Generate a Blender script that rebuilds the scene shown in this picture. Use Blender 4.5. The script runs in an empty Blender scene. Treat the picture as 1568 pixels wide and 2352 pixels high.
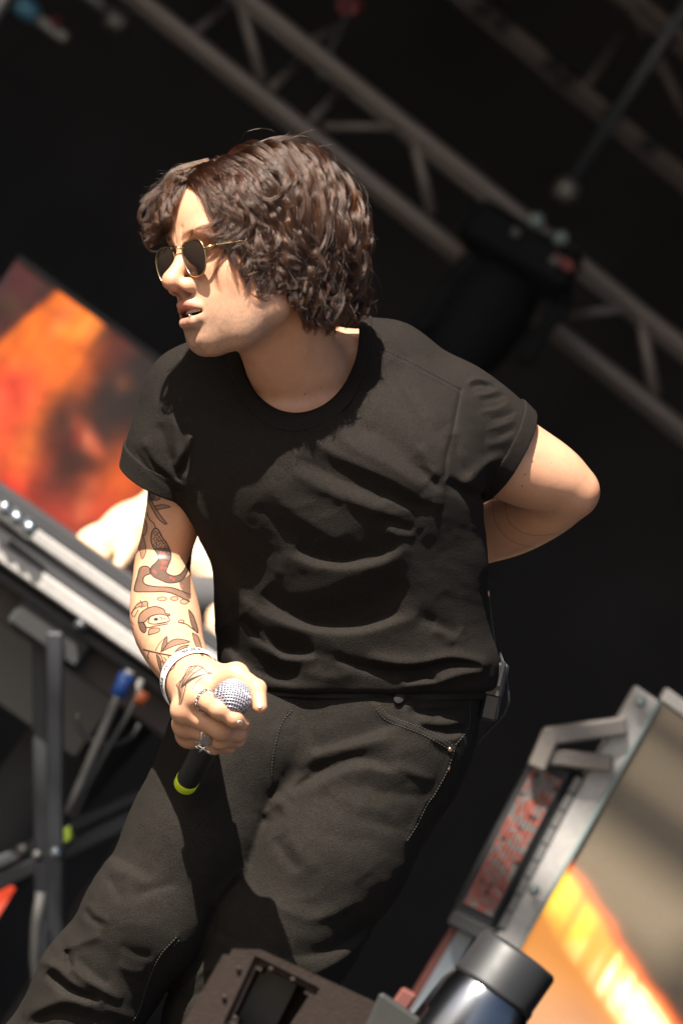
import bpy, bmesh, math, random
import numpy as np
from mathutils import Vector, Matrix
from mathutils.bvhtree import BVHTree
from concurrent.futures import ThreadPoolExecutor

SC = bpy.context.scene
random.seed(7)
RNG = np.random.default_rng(11)

# ------------------------------------------------------------------ camera, sky, sun, exposure
ROLL, PITCH, DIST = math.radians(36.0), math.radians(8.0), 6.0
S = 0.00054                                   # metres per (1568-wide) picture pixel at the singer
cp, sp = math.cos(PITCH), math.sin(PITCH)
X0, UP0, FW = np.array([1., 0, 0]), np.array([0, -sp, cp]), np.array([0, cp, sp])
RT = math.cos(ROLL) * X0 + math.sin(ROLL) * UP0
UV = -math.sin(ROLL) * X0 + math.cos(ROLL) * UP0
BK = -FW
ROT = np.stack([RT, UV, BK], axis=1)          # columns: right, up, back; turns leaning-frame vectors into world vectors
C0 = np.array([0., 0., 1.10])                 # middle of the singer above the stage floor

def W(p):                                     # leaning frame -> world
    return np.asarray(p, dtype=np.float64) @ ROT.T + C0
def WL(p):                                    # world -> leaning frame
    return (np.asarray(p, dtype=np.float64) - C0) @ ROT
def P(px, py, z=0.0):
    k = (DIST - z) / DIST
    return np.array([(px - 784.0) * S * k, (1176.0 - py) * S * k, z])

cam = bpy.data.cameras.new('camera')
camo = bpy.data.objects.new('camera', cam)
SC.collection.objects.link(camo)
SC.camera = camo
cam.sensor_fit = 'VERTICAL'
cam.sensor_height = 36.0
cam.lens = 36.0 * DIST / (2352 * S)
cam.clip_start, cam.clip_end = 0.2, 400.0
m4 = Matrix.Identity(4)
cl = C0 + BK * DIST
for i in range(3):
    m4[i][0], m4[i][1], m4[i][2], m4[i][3] = RT[i], UV[i], BK[i], cl[i]
camo.matrix_world = m4
cam.dof.use_dof = True
cam.dof.focus_distance = DIST - 0.13
cam.dof.aperture_fstop = 5.8
cam.dof.aperture_blades = 0

SUN_L = np.array([-0.09, 0.875, 0.455]); SUN_L /= np.linalg.norm(SUN_L)
sun_w = ROT @ SUN_L
sun_el = math.asin(sun_w[2]); sun_az = math.atan2(sun_w[0], sun_w[1])
world = bpy.data.worlds.new('World'); SC.world = world
world.use_nodes = True
nt = world.node_tree; nt.nodes.clear()
sky = nt.nodes.new('ShaderNodeTexSky'); sky.sky_type = 'NISHITA'; sky.sun_disc = False
sky.sun_elevation = sun_el; sky.sun_rotation = sun_az
sky.air_density, sky.dust_density, sky.ozone_density = 1.0, 2.0, 1.0
bg = nt.nodes.new('ShaderNodeBackground'); bg.inputs['Strength'].default_value = 0.05
out = nt.nodes.new('ShaderNodeOutputWorld')
nt.links.new(sky.outputs[0], bg.inputs[0]); nt.links.new(bg.outputs[0], out.inputs[0])
sl = bpy.data.lights.new('sun', 'SUN'); sl.energy = 5.0; sl.angle = math.radians(0.5); sl.color = (1.0, 0.94, 0.84)
so = bpy.data.objects.new('sun', sl); SC.collection.objects.link(so)
so.rotation_euler = Vector(-sun_w).to_track_quat('-Z', 'Y').to_euler()
so.location = (0, -3, 9)
SC.view_settings.view_transform = 'Standard'; SC.view_settings.look = 'None'
SC.view_settings.exposure = 1.9; SC.view_settings.gamma = 1.0
SC.view_settings.use_curve_mapping = False

# ------------------------------------------------------------------ materials
def mat(name, col=(.5, .5, .5), rough=.5, metal=0., spec=.5, emit=None, estr=0., attr=None, noise=None, bump=None,
        sss=0., sss_r=(.012, .004, .002), sheen=0., coat=0., trans=0., vary=None, rvary=None):
    """noise/vary: (scale, amount) colour mottling; bump: list of (kind, scale, strength, distance)."""
    m = bpy.data.materials.new(name); m.use_nodes = True
    n, l = m.node_tree.nodes, m.node_tree.links
    b = n['Principled BSDF']
    b.inputs['Roughness'].default_value = rough
    b.inputs['Metallic'].default_value = metal
    b.inputs['Specular IOR Level'].default_value = spec
    b.inputs['Base Color'].default_value = (*col, 1)
    csock = None
    tc = n.new('ShaderNodeTexCoord')
    if attr:
        a = n.new('ShaderNodeAttribute'); a.attribute_name = attr
        csock = a.outputs['Color']
    if vary:
        for sc_, am in (vary if isinstance(vary, list) else [vary]):
            t = n.new('ShaderNodeTexNoise'); t.inputs['Scale'].default_value = sc_; t.inputs['Detail'].default_value = 4
            l.new(tc.outputs['Object'], t.inputs['Vector'])
            mr = n.new('ShaderNodeMapRange'); mr.inputs['From Min'].default_value = .25; mr.inputs['From Max'].default_value = .75
            mr.inputs['To Min'].default_value = 1 - am; mr.inputs['To Max'].default_value = 1 + am
            l.new(t.outputs['Fac'], mr.inputs['Value'])
            mx = n.new('ShaderNodeVectorMath'); mx.operation = 'SCALE'
            if csock is None:
                rgb = n.new('ShaderNodeRGB'); rgb.outputs[0].default_value = (*col, 1); csock = rgb.outputs[0]
            l.new(csock, mx.inputs[0]); l.new(mr.outputs[0], mx.inputs['Scale'])
            csock = mx.outputs[0]
    if rvary:
        t = n.new('ShaderNodeTexNoise'); t.inputs['Scale'].default_value = rvary[0]; t.inputs['Detail'].default_value = 5
        l.new(tc.outputs['Object'], t.inputs['Vector'])
        mr = n.new('ShaderNodeMapRange'); mr.inputs['To Min'].default_value = rough - rvary[1]; mr.inputs['To Max'].default_value = rough + rvary[1]
        l.new(t.outputs['Fac'], mr.inputs['Value']); l.new(mr.outputs[0], b.inputs['Roughness'])
    if csock is not None:
        l.new(csock, b.inputs['Base Color'])
    if emit is not None or estr:
        if emit is not None: b.inputs['Emission Color'].default_value = (*emit, 1)
        elif csock is not None: l.new(csock, b.inputs['Emission Color'])
        b.inputs['Emission Strength'].default_value = estr
    prev = None
    for kind, sc_, st, dist in (bump or []):
        if kind == 'noise':
            t = n.new('ShaderNodeTexNoise'); t.inputs['Scale'].default_value = sc_; t.inputs['Detail'].default_value = 3
            o = t.outputs['Fac']
        elif kind == 'voro':
            t = n.new('ShaderNodeTexVoronoi'); t.inputs['Scale'].default_value = sc_; o = t.outputs['Distance']
        else:
            t = n.new('ShaderNodeTexWave'); t.inputs['Scale'].default_value = sc_; t.inputs['Distortion'].default_value = 1.2
            t.inputs['Detail'].default_value = 2; t.inputs['Detail Scale'].default_value = 1.5
            t.bands_direction = 'DIAGONAL'; o = t.outputs['Fac']
        l.new(tc.outputs['Object'], t.inputs['Vector'])
        bp = n.new('ShaderNodeBump'); bp.inputs['Strength'].default_value = st; bp.inputs['Distance'].default_value = dist
        l.new(o, bp.inputs['Height'])
        if prev is not None: l.new(prev, bp.inputs['Normal'])
        prev = bp.outputs[0]
    if prev is not None: l.new(prev, b.inputs['Normal'])
    if sss:
        b.inputs['Subsurface Weight'].default_value = sss
        b.inputs['Subsurface Radius'].default_value = sss_r
        b.inputs['Subsurface Scale'].default_value = 1.0
    if sheen:
        b.inputs['Sheen Weight'].default_value = sheen; b.inputs['Sheen Roughness'].default_value = .4
    b.inputs['Coat Weight'].default_value = coat
    b.inputs['Transmission Weight'].default_value = trans
    return m

# ------------------------------------------------------------------ object helpers (all take leaning-frame or world vertices)
COL = SC.collection
def tag(o, label=None, cat=None, group=None, kind=None):
    if label: o['label'] = label
    if cat: o['category'] = cat
    if group: o['group'] = group
    if kind: o['kind'] = kind
    return o
def root_of(o):
    while o.parent: o = o.parent
    return o
ORIG = {}
def empty(name, at_world, label, cat, group=None):
    o = bpy.data.objects.new(name, None); COL.objects.link(o)
    o.empty_display_size = .1
    o.location = at_world; ORIG[o.name] = np.array(at_world, dtype=float)
    return tag(o, label, cat, group)
def mesh_world(name, v, f, material, parent=None, smooth=True, attrs=None):
    v = np.asarray(v, dtype=np.float64)
    if parent is not None:
        org = ORIG[parent.name]
    else:
        org = np.array([v[:, 0].mean(), v[:, 1].mean(), v[:, 2].min()])
    me = bpy.data.meshes.new(name)
    if isinstance(f, np.ndarray):
        k = f.shape[1]
        me.vertices.add(len(v)); me.vertices.foreach_set('co', (v - org).astype(np.float32).ravel())
        me.loops.add(f.size); me.loops.foreach_set('vertex_index', f.astype(np.int32).ravel())
        me.polygons.add(len(f)); me.polygons.foreach_set('loop_start', np.arange(0, f.size, k, dtype=np.int32))
        me.update(calc_edges=True)
    else:
        me.from_pydata([tuple(p) for p in (v - org)], [], [tuple(q) for q in f])
        me.update()
    if smooth is True:
        me.polygons.foreach_set('use_smooth', np.ones(len(me.polygons), dtype=bool))
    me.validate()
    for an, av in (attrs or {}).items():
        a = me.attributes.new(an, 'FLOAT_COLOR', 'POINT')
        a.data.foreach_set('color', np.asarray(av, dtype=np.float32).ravel())
    if material is not None: me.materials.append(material)
    o = bpy.data.objects.new(name, me); COL.objects.link(o)
    ORIG[o.name] = org
    if parent is not None:
        o.parent = parent           # parent sits un-rotated at ORIG; the child's mesh is relative to it
        ORIG[o.name] = org
    else:
        o.location = org
    return o
def mesh_L(name, v, f, material, parent=None, smooth=True, attrs=None):
    return mesh_world(name, W(v), f, material, parent, smooth, attrs)

class MB:
    """Collects simple solids (any frame) for one mesh."""
    def __init__(s): s.v, s.f = [], []
    def add(s, v, f):
        o = len(s.v); s.v += [tuple(map(float, p)) for p in v]; s.f += [tuple(i + o for i in q) for q in f]; return s
    def tube(s, pts, r, n=10, caps=True, close=False):
        pts = [np.array(p, float) for p in pts]; m = len(pts)
        rs = r if hasattr(r, '__len__') else [r] * m
        v, f = [], []; prev = None
        for i, p in enumerate(pts):
            if close: t = pts[(i + 1) % m] - pts[i - 1]
            else: t = pts[min(i + 1, m - 1)] - pts[max(i - 1, 0)]
            t = t / (np.linalg.norm(t) + 1e-12)
            if prev is None:
                a = np.array([0, 0, 1.]) if abs(t[2]) < .9 else np.array([1., 0, 0])
                prev = np.cross(t, a)
            prev = prev - t * (prev @ t); prev /= np.linalg.norm(prev) + 1e-12
            b = np.cross(t, prev)
            for k in range(n):
                a = 2 * math.pi * k / n
                v.append(p + rs[i] * (math.cos(a) * prev + math.sin(a) * b))
        for i in range(m if close else m - 1):
            j = (i + 1) % m
            for k in range(n):
                f.append((i * n + k, i * n + (k + 1) % n, j * n + (k + 1) % n, j * n + k))
        if caps and not close:
            f.append(tuple(range(n))[::-1]); f.append(tuple((m - 1) * n + k for k in range(n)))
        return s.add(v, f)
    def box(s, c, ax, ay, az, hx, hy, hz, bevel=0.0):
        c, ax, ay, az = (np.array(q, float) for q in (c, ax, ay, az))
        if bevel <= 0:
            v = [c + sx * hx * ax + sy * hy * ay + sz * hz * az for sx in (-1, 1) for sy in (-1, 1) for sz in (-1, 1)]
            f = [(0, 1, 3, 2), (4, 6, 7, 5), (0, 4, 5, 1), (2, 3, 7, 6), (0, 2, 6, 4), (1, 5, 7, 3)]
            return s.add(v, f)
        v, idx = [], {}
        for sx in (-1, 1):
            for sy in (-1, 1):
                for sz in (-1, 1):
                    for d in range(3):
                        h = [hx - bevel, hy - bevel, hz - bevel]; h[d] += bevel
                        idx[(sx, sy, sz, d)] = len(v)
                        v.append(c + sx * h[0] * ax + sy * h[1] * ay + sz * h[2] * az)
        f = []
        for d in range(3):
            o = [q for q in range(3) if q != d]
            for sd in (-1, 1):
                q = []
                for a, b_ in ((-1, -1), (1, -1), (1, 1), (-1, 1)):
                    sg = [0, 0, 0]; sg[d] = sd; sg[o[0]] = a; sg[o[1]] = b_
                    q.append(idx[(*sg, d)])
                f.append(tuple(q))
            for a in (-1, 1):
                for b_ in (-1, 1):
                    q = []
                    for e in (-1, 1):
                        sg = [0, 0, 0]; sg[d] = e; sg[o[0]] = a; sg[o[1]] = b_
                        q.append((idx[(*sg, o[0])], idx[(*sg, o[1])]))
                    f.append((q[0][0], q[1][0], q[1][1], q[0][1]))
        for sx in (-1, 1):
            for sy in (-1, 1):
                for sz in (-1, 1):
                    f.append(tuple(idx[(sx, sy, sz, d)] for d in range(3)))
        return s.add(v, f)
    def lathe(s, c, ax, prof, n=32, cap=True):
        c = np.array(c, float); ax = np.array(ax, float); ax /= np.linalg.norm(ax)
        a = np.array([0, 0, 1.]) if abs(ax[2]) < .9 else np.array([1., 0, 0])
        e1 = np.cross(ax, a); e1 /= np.linalg.norm(e1); e2 = np.cross(ax, e1)
        v, f = [], []
        for r, h in prof:
            for k in range(n):
                t = 2 * math.pi * k / n
                v.append(c + ax * h + r * (math.cos(t) * e1 + math.sin(t) * e2))
        m = len(prof)
        for i in range(m - 1):
            for k in range(n):
                f.append((i * n + k, i * n + (k + 1) % n, (i + 1) * n + (k + 1) % n, (i + 1) * n + k))
        if cap:
            f.append(tuple(range(n))[::-1]); f.append(tuple((m - 1) * n + k for k in range(n)))
        return s.add(v, f)
    def world(s, name, material, parent=None, smooth=False):
        return s._fix(mesh_world(name, s.v, s.f, material, parent, smooth))
    def lean(s, name, material, parent=None, smooth=False):
        return s._fix(mesh_world(name, W(s.v), s.f, material, parent, smooth))
    def _fix(s, o):
        bm = bmesh.new(); bm.from_mesh(o.data)
        bmesh.ops.recalc_face_normals(bm, faces=bm.faces)
        bm.to_mesh(o.data); bm.free()
        return o
def autosmooth(o, deg=35):
    bm = bmesh.new(); bm.from_mesh(o.data)
    for f in bm.faces: f.smooth = True
    lim = math.radians(deg)
    for e in bm.edges:
        if len(e.link_faces) == 2 and e.calc_face_angle(0) > lim: e.smooth = False
    bm.to_mesh(o.data); bm.free()
    return o

# ------------------------------------------------------------------ signed distance tools and a sparse surface mesher
F32 = np.float32
def _v(a): return np.asarray(a, dtype=F32)
def sd_ell(p, c, r, ax=None):
    q = p - _v(c)
    if ax is not None: q = q @ _v(ax).T
    r = _v(r)
    a = np.sqrt(((q / r) ** 2).sum(1)); b = np.sqrt(((q / (r * r)) ** 2).sum(1)) + 1e-9
    return a * (a - 1) / b
def sd_cap(p, a, b, ra, rb=None):
    rb = ra if rb is None else rb
    a, b = _v(a), _v(b); ba = b - a
    pa = p - a
    h = np.clip((pa @ ba) / (ba @ ba), 0, 1)
    q = pa - h[:, None] * ba
    return np.sqrt((q * q).sum(1)) - (ra + (rb - ra) * h)
def smin(a, b, k):
    h = np.clip(k - np.abs(a - b), 0, None) / k
    return np.minimum(a, b) - h * h * k * F32(.25)
def smax(a, b, k): return -smin(-a, -b, k)
def sd_chain(p, pts, rs, k=.02):
    d = None
    for i in range(len(pts) - 1):
        e = sd_cap(p, pts[i], pts[i + 1], rs[i], rs[i + 1])
        d = e if d is None else smin(d, e, k)
    return d
def sd_limb(p, pts, rs, n=5):
    """A smoothly curving, smoothly tapering limb through the given joints."""
    T = np.column_stack([np.array(pts, float), rs]); e = np.vstack([2 * T[0] - T[1], T, 2 * T[-1] - T[-2]]); o = []
    for i in range(len(T) - 1):
        for u in np.linspace(0, 1, n, endpoint=False):
            a, b, c, d_ = e[i:i + 4]
            o.append(.5 * (2 * b + (c - a) * u + (2 * a - 5 * b + 4 * c - d_) * u * u + (3 * b - a - 3 * c + d_) * u ** 3))
    o.append(T[-1]); d = None
    for a, b in zip(o[:-1], o[1:]):
        q = sd_cap(p, a[:3], b[:3], a[3], b[3])
        d = q if d is None else smin(d, q, .003)
    return d
def in_box(p, lo, hi, fn, far=.2):
    m = ((p > _v(lo)) & (p < _v(hi))).all(1)
    d = np.full(len(p), far, F32)
    if m.any(): d[m] = fn(p[m])
    return d

def mesh_sdf(fn, lo, hi, h, B=6, lip=1.35):
    """Surface nets over the blocks that the surface crosses; returns vertices and quads."""
    lo = np.asarray(lo, float); n = np.ceil((np.asarray(hi) - lo) / h / B).astype(int)
    gi = np.stack(np.meshgrid(*[np.arange(k) for k in n], indexing='ij'), -1).reshape(-1, 3)
    half = B * h / 2
    def ev(pts):
        pts = pts.astype(F32)
        ch = [pts[i:i + 60000] for i in range(0, len(pts), 60000)]
        with ThreadPoolExecutor(4) as ex: return np.concatenate(list(ex.map(fn, ch)))
    # coarse pass in two steps
    G = 4
    n2 = np.ceil(n / G).astype(int)
    g2 = np.stack(np.meshgrid(*[np.arange(k) for k in n2], indexing='ij'), -1).reshape(-1, 3)
    d2 = ev(lo + (g2 * G + G / 2) * B * h)
    g2 = g2[np.abs(d2) < half * G * 1.75 * lip + .004]
    off = np.stack(np.meshgrid(*[np.arange(G)] * 3, indexing='ij'), -1).reshape(-1, 3)
    gi = (g2[:, None, :] * G + off[None]).reshape(-1, 3)
    gi = gi[(gi < n).all(1)]
    d = ev(lo + (gi + .5) * B * h)
    gi = gi[np.abs(d) < half * 1.75 * lip + .002]
    # pad with neighbours so that no face is lost
    s = np.stack(np.meshgrid(*[np.arange(B + 1)] * 3, indexing='ij'), -1).reshape(-1, 3)
    base = gi * B
    pts = (base[:, None, :] + s[None]).reshape(-1, 3) * h + lo
    D = ev(pts).reshape(len(gi), B + 1, B + 1, B + 1)
    D = np.where(D == 0, 1e-7, D)
    ng = D < 0
    c8 = [ng[:, i:i + B, j:j + B, k:k + B] for i in (0, 1) for j in (0, 1) for k in (0, 1)]
    cnt = sum(c.astype(np.int8) for c in c8)
    bi, ci, cj, ck = np.nonzero((cnt > 0) & (cnt < 8))
    corner = {(i, j, k): D[bi, ci + i, cj + j, ck + k] for i in (0, 1) for j in (0, 1) for k in (0, 1)}
    acc = np.zeros((len(bi), 3)); num = np.zeros(len(bi))
    for ax in range(3):
        for a in (0, 1):
            for b in (0, 1):
                c0 = [0, 0, 0]; o = [q for q in range(3) if q != ax]
                c0[o[0]] = a; c0[o[1]] = b; c1 = list(c0); c1[ax] = 1
                d0, d1 = corner[tuple(c0)], corner[tuple(c1)]
                m = (d0 < 0) != (d1 < 0)
                t = np.where(m, d0 / (d0 - d1 + 1e-20), 0)
                for q in range(3):
                    acc[:, q] += np.where(m, (t if q == ax else c0[q]), 0)
                num += m
    cell = base[bi] + np.stack([ci, cj, ck], 1)
    V = (cell + acc / num[:, None]) * h + lo
    dim = (n + 2) * B
    key = lambda c: (c[:, 0].astype(np.int64) * dim[1] + c[:, 1]) * dim[2] + c[:, 2]
    kk = key(cell); order = np.argsort(kk); ks = kk[order]
    Q = []
    for ax in range(3):
        o = [q for q in range(3) if q != ax]
        sl0 = [slice(None)] + [slice(0, B)] * 3; sl1 = list(sl0); sl1[ax + 1] = slice(1, B + 1)
        a, b = ng[tuple(sl0)], ng[tuple(sl1)]
        bi2, i, j, k = np.nonzero(a != b)
        e = base[bi2] + np.stack([i, j, k], 1)
        flip = a[bi2, i, j, k]
        quad = []
        for da, db in ((0, 0), (-1, 0), (-1, -1), (0, -1)):
            c = e.copy(); c[:, o[0]] += da; c[:, o[1]] += db
            kq = key(c); pos = np.searchsorted(ks, kq); pos = np.clip(pos, 0, len(ks) - 1)
            ok = ks[pos] == kq
            quad.append(np.where(ok, order[pos], -1))
        q = np.stack(quad, 1); good = (q >= 0).all(1); q = q[good]; flip = flip[good]
        if ax == 1: flip = ~flip
        q[flip] = q[flip][:, ::-1]
        Q.append(q[:, ::-1])
    return V, np.concatenate(Q)

def vnormals(V, Q):
    a, b, c = V[Q[:, 0]], V[Q[:, 1]], V[Q[:, 2]]
    n = np.cross(b - a, c - a); N = np.zeros_like(V)
    for k in range(4): np.add.at(N, Q[:, k], n)
    return N / (np.linalg.norm(N, axis=1, keepdims=True) + 1e-12)
def relax(V, Q, it=1, lam=.5):
    E = np.concatenate([Q[:, [0, 1]], Q[:, [1, 2]], Q[:, [2, 3]], Q[:, [3, 0]]])
    E = np.concatenate([E, E[:, ::-1]])
    deg = np.bincount(E[:, 0], minlength=len(V))[:, None] + 1e-9
    for _ in range(it):
        A = np.stack([np.bincount(E[:, 0], weights=V[E[:, 1], q], minlength=len(V)) for q in range(3)], 1)
        V = V + lam * (A / deg - V)
    return V

def vnoise(p, seed=0):
    """Smooth value noise in -1..1 on (N,2) or (N,3) points."""
    p = np.asarray(p, np.float64); i = np.floor(p).astype(np.int64); f = p - i; f = f * f * (3 - 2 * f)
    D = p.shape[1]; outv = np.zeros(len(p))
    for c in range(2 ** D):
        o = np.array([(c >> q) & 1 for q in range(D)])
        q = i + o
        hsh = (q[:, 0] * 374761393 + q[:, 1] * 668265263 + (q[:, 2] * 1274126177 if D == 3 else 0) + seed * 974711) & 0x7fffffff
        hsh = ((hsh ^ (hsh >> 13)) * 1274126177) & 0x7fffffff
        hsh = (hsh ^ (hsh >> 16)) & 0xffff
        wgt = np.prod(np.where(o == 1, f, 1 - f), axis=1)
        outv += wgt * (hsh / 32767.5 - 1)
    return outv
def to_px(p):
    """Leaning-frame points to picture pixels (1568-wide), for placing seams, folds and prints on a surface."""
    k = DIST / (DIST - p[:, 2])
    return 784 + p[:, 0] * k / S, 1176 - p[:, 1] * k / S

class Relief:
    """A relief of folds laid over a garment, in 2-pixel cells."""
    def __init__(s): s.h = np.zeros((1400, 1000), F32); s.x0, s.y0 = -300, 0
    def fold(s, pts, h, w1, w2=None, taper=1.0):
        w2 = w1 if w2 is None else w2
        pts = np.array(pts, float)
        if len(pts) > 2:                             # smooth the course
            t = np.linspace(0, len(pts) - 1, 10 * (len(pts) - 1) + 1); ii = np.minimum(t.astype(int), len(pts) - 2); u = (t - ii)[:, None]
            ext = np.vstack([2 * pts[0] - pts[1], pts, 2 * pts[-1] - pts[-2]])
            a, b, c, d = ext[ii], ext[ii + 1], ext[ii + 2], ext[ii + 3]
            pts = .5 * (2 * b + (c - a) * u + (2 * a - 5 * b + 4 * c - d) * u * u + (3 * b - a - 3 * c + d) * u ** 3)
        R = 3 * max(w1, w2)
        lo = pts.min(0) - R; hi = pts.max(0) + R
        xi = np.arange(max(0, int((lo[0] - s.x0) / 2)), min(1000, int((hi[0] - s.x0) / 2) + 1))
        yi = np.arange(max(0, int((lo[1] - s.y0) / 2)), min(1400, int((hi[1] - s.y0) / 2) + 1))
        if len(xi) == 0 or len(yi) == 0: return
        gx, gy = np.meshgrid(xi * 2 + s.x0, yi * 2 + s.y0)
        best = np.full(gx.shape, 1e9); sgn = np.zeros(gx.shape); par = np.zeros(gx.shape)
        seg = np.linalg.norm(np.diff(pts, axis=0), axis=1); cum = np.concatenate([[0], np.cumsum(seg)]); L = cum[-1]
        for i in range(len(pts) - 1):
            a, b = pts[i], pts[i + 1]; ba = b - a
            t = np.clip(((gx - a[0]) * ba[0] + (gy - a[1]) * ba[1]) / (ba @ ba + 1e-9), 0, 1)
            dx, dy = gx - a[0] - t * ba[0], gy - a[1] - t * ba[1]
            dd = dx * dx + dy * dy
            m = dd < best
            best = np.where(m, dd, best); sgn = np.where(m, ba[0] * dy - ba[1] * dx, sgn); par = np.where(m, (cum[i] + t * seg[i]) / L, par)
        dist = np.sqrt(best)
        w = np.where(sgn > 0, w1, w2)                # w1: the side on the right of the course as seen (below, for left-to-right)
        prof = np.exp(-(dist / w) ** 1.55)
        tp = np.clip(np.minimum(par, 1 - par) * 3.2, 0, 1) ** .8 if taper else 1.0
        if taper: tp = tp * (2 - tp)
        s.h[np.ix_(yi, xi)] += (h * prof * tp).astype(F32)
    def noise(s, scale, amp, ang=0, aniso=1, seed=0):
        yy, xx = np.mgrid[0:1400, 0:1000]
        x = xx * 2 + s.x0; y = yy * 2 + s.y0
        ca, sa = math.cos(ang), math.sin(ang)
        u = (x * ca + y * sa) / (scale * aniso); v = (-x * sa + y * ca) / scale
        s.h += (amp * vnoise(np.stack([u.ravel(), v.ravel()], 1), seed).reshape(1400, 1000)).astype(F32)
    def at(s, p):
        k = DIST / (DIST - p[:, 2])
        fx = (784 + p[:, 0] * k / S - s.x0) / 2; fy = (1176 - p[:, 1] * k / S - s.y0) / 2
        fx = np.clip(fx, 0, 998.9); fy = np.clip(fy, 0, 1398.9)
        ix = fx.astype(np.int32); iy = fy.astype(np.int32); u = fx - ix; v = fy - iy
        return (s.h[iy, ix] * (1 - u) * (1 - v) + s.h[iy, ix + 1] * u * (1 - v) + s.h[iy + 1, ix] * (1 - u) * v + s.h[iy + 1, ix + 1] * u * v).astype(F32)

# ------------------------------------------------------------------ the stage: floor, backdrop, roof
M_floor = mat('stage_deck', (.020, .019, .018), rough=.65, vary=[(3, .3), (40, .2)], bump=[('noise', 60, .2, .003)])
M_ground = mat('pit_ground', (.16, .12, .085), rough=.9, vary=[(1.5, .3), (20, .2)])  # unseen ground; warm tone set to bounce light onto the singer
M_cloth = mat('black_drape', (.029, .028, .031), rough=.95, spec=.15, vary=[(.35, .35), (2.5, .2)])
M_roof = mat('roof_membrane', (.05, .05, .055), rough=.8, vary=[(.6, .2)])
M_alu = mat('aluminium', (.30, .282, .268), rough=.52, metal=.2, vary=[(5, .12), (60, .10)], rvary=(14, .12))
M_steel = mat('grey_steel', (.15, .145, .14), rough=.45, metal=.6, vary=[(6, .15)], rvary=(12, .12))
M_black = mat('black_powder_coat', (.014, .014, .015), rough=.5, spec=.35, vary=[(9, .2)], rvary=(20, .12))
M_rubber = mat('black_rubber', (.012, .012, .012), rough=.7)
M_cable = mat('grey_cable', (.055, .052, .048), rough=.6, vary=[(12, .2)])
def plane_xy(name, x0, x1, y0, y1, z, material, n=1):
    v, f = [], []
    for j in range(n + 1):
        for i in range(n + 1):
            v.append((x0 + (x1 - x0) * i / n, y0 + (y1 - y0) * j / n, z))
    for j in range(n):
        for i in range(n): f.append((j * (n + 1) + i, j * (n + 1) + i + 1, (j + 1) * (n + 1) + i + 1, (j + 1) * (n + 1) + i))
    o = mesh_world(name, v, f, material, None, False); return tag(o, kind='structure')
E3 = np.eye(3)
fl = MB().box((0, 5.2, -.30), *E3, 9, 6.8, .30).world('stage_floor', M_floor); tag(fl, kind='structure')
plane_xy('ground', -150, 150, -150, 150, -1.25, M_ground)
# drape in soft folds, hung from the roof to the floor
def drape(name, pts, z0, z1, depth, label):
    v, f = [], []; pts = np.array(pts, float); L = np.linalg.norm(pts[-1] - pts[0]); n = int(L / .06); t_ = (pts[1] - pts[0]) / L; nn = np.array([-t_[1], t_[0]])
    for j in (0, 1):
        for i in range(n + 1):
            s = i / n * L
            q = pts[0] + t_ * s + nn * depth * (.6 * math.sin(s * 5.1 + .8 * math.sin(s * 1.3)) + .4 * math.sin(s * 11.3 + 1))
            v.append((q[0], q[1], z0 if j == 0 else z1))
    for i in range(n): f.append((i, i + 1, n + 2 + i, n + 1 + i))
    o = mesh_world(name, v, f, M_cloth); return tag(o, label, 'drape')
drape('back_drape', [(-8.4, 9.6), (8.4, 9.6)], .004, 5.45, .05, 'black cloth drape hanging across the back of the stage')
drape('side_drape', [(-8.3, -.7), (-8.3, 9.4)], .004, 5.45, .05, 'black side drape at the far edge of the stage, out of view on one wing')  # unseen; run forward past the singer to keep side sky light out
drape('side_drape', [(8.3, 9.4), (8.3, -.7)], .004, 5.45, .05, 'black side drape closing the opposite wing of the stage')  # unseen as well, run forward against the sky on this side
rf = MB().box((0, 4.75, 5.62), *E3, 9, 5.65, .12).world('stage_roof', M_roof); tag(rf, 'dark membrane roof over the stage', 'stage roof')  # out of view; front edge set to shade the stage and block sky
for sx in (-8.6, 8.6):
    for yy in (-1.0, 9.9):
        o = MB().box((sx, yy, 2.75), *E3, .15, .15, 2.74, .01).world('roof_tower', M_black)
        tag(o, 'black roof tower at the %s corner of the stage %s the singer faces' % ('front' if yy < 5 else 'rear', 'away from where' if sx > 0 else 'that'), 'tower', 'roof towers')

# ------------------------------------------------------------------ trusses
def unit(v): return v / np.linalg.norm(v)
def truss(name, label, za, A, B, rc, braces, backshift, tone):
    """A, B: picture course of two chords ((x0,y0),(x1,y1)) at depth za, run on beyond the frame."""
    pa = [P(*A[0], za), P(*A[1], za)]; pb = [P(*B[0], za), P(*B[1], za)]
    da, db = unit(pa[1] - pa[0]), unit(pb[1] - pb[0])
    org = W((pa[0] + pb[1]) / 2)
    t = empty(name, org, label, 'truss')
    ext = 4.0
    ch = lambda p, d, s=np.zeros(3), e0=ext, e1=ext: MB().tube([p[0] - d * e0 + s, p[1] + d * e1 + s], rc, 14).lean('chord', tone, t, True)
    bs = np.array(backshift)
    ch(pa, da); ch(pb, db); ch(pa, da, bs); ch(pb, db, bs)
    for (x0, y0), (x1, y1), k0, k1, r in braces:
        MB().tube([P(x0, y0, za) + bs * k0, P(x1, y1, za) + bs * k1], r, 10).lean('brace', tone, t, True)
    # braces of the runs outside the picture
    for sgn, p, d in ((-1, pa, da), (1, pa, da)):
        for k in range(7):
            s0 = (pa[0] if sgn < 0 else pa[1]) + sgn * d * (.25 + .5 * k)
            s1 = (pb[0] if sgn < 0 else pb[1]) + sgn * db * (.50 + .5 * k)
            MB().tube([s0, s1], .010, 8).lean('brace', tone, t, True)
    return t
M_truss = mat('truss_tube', (.165, .138, .128), rough=.5, metal=.35, vary=[(4, .15)])
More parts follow.
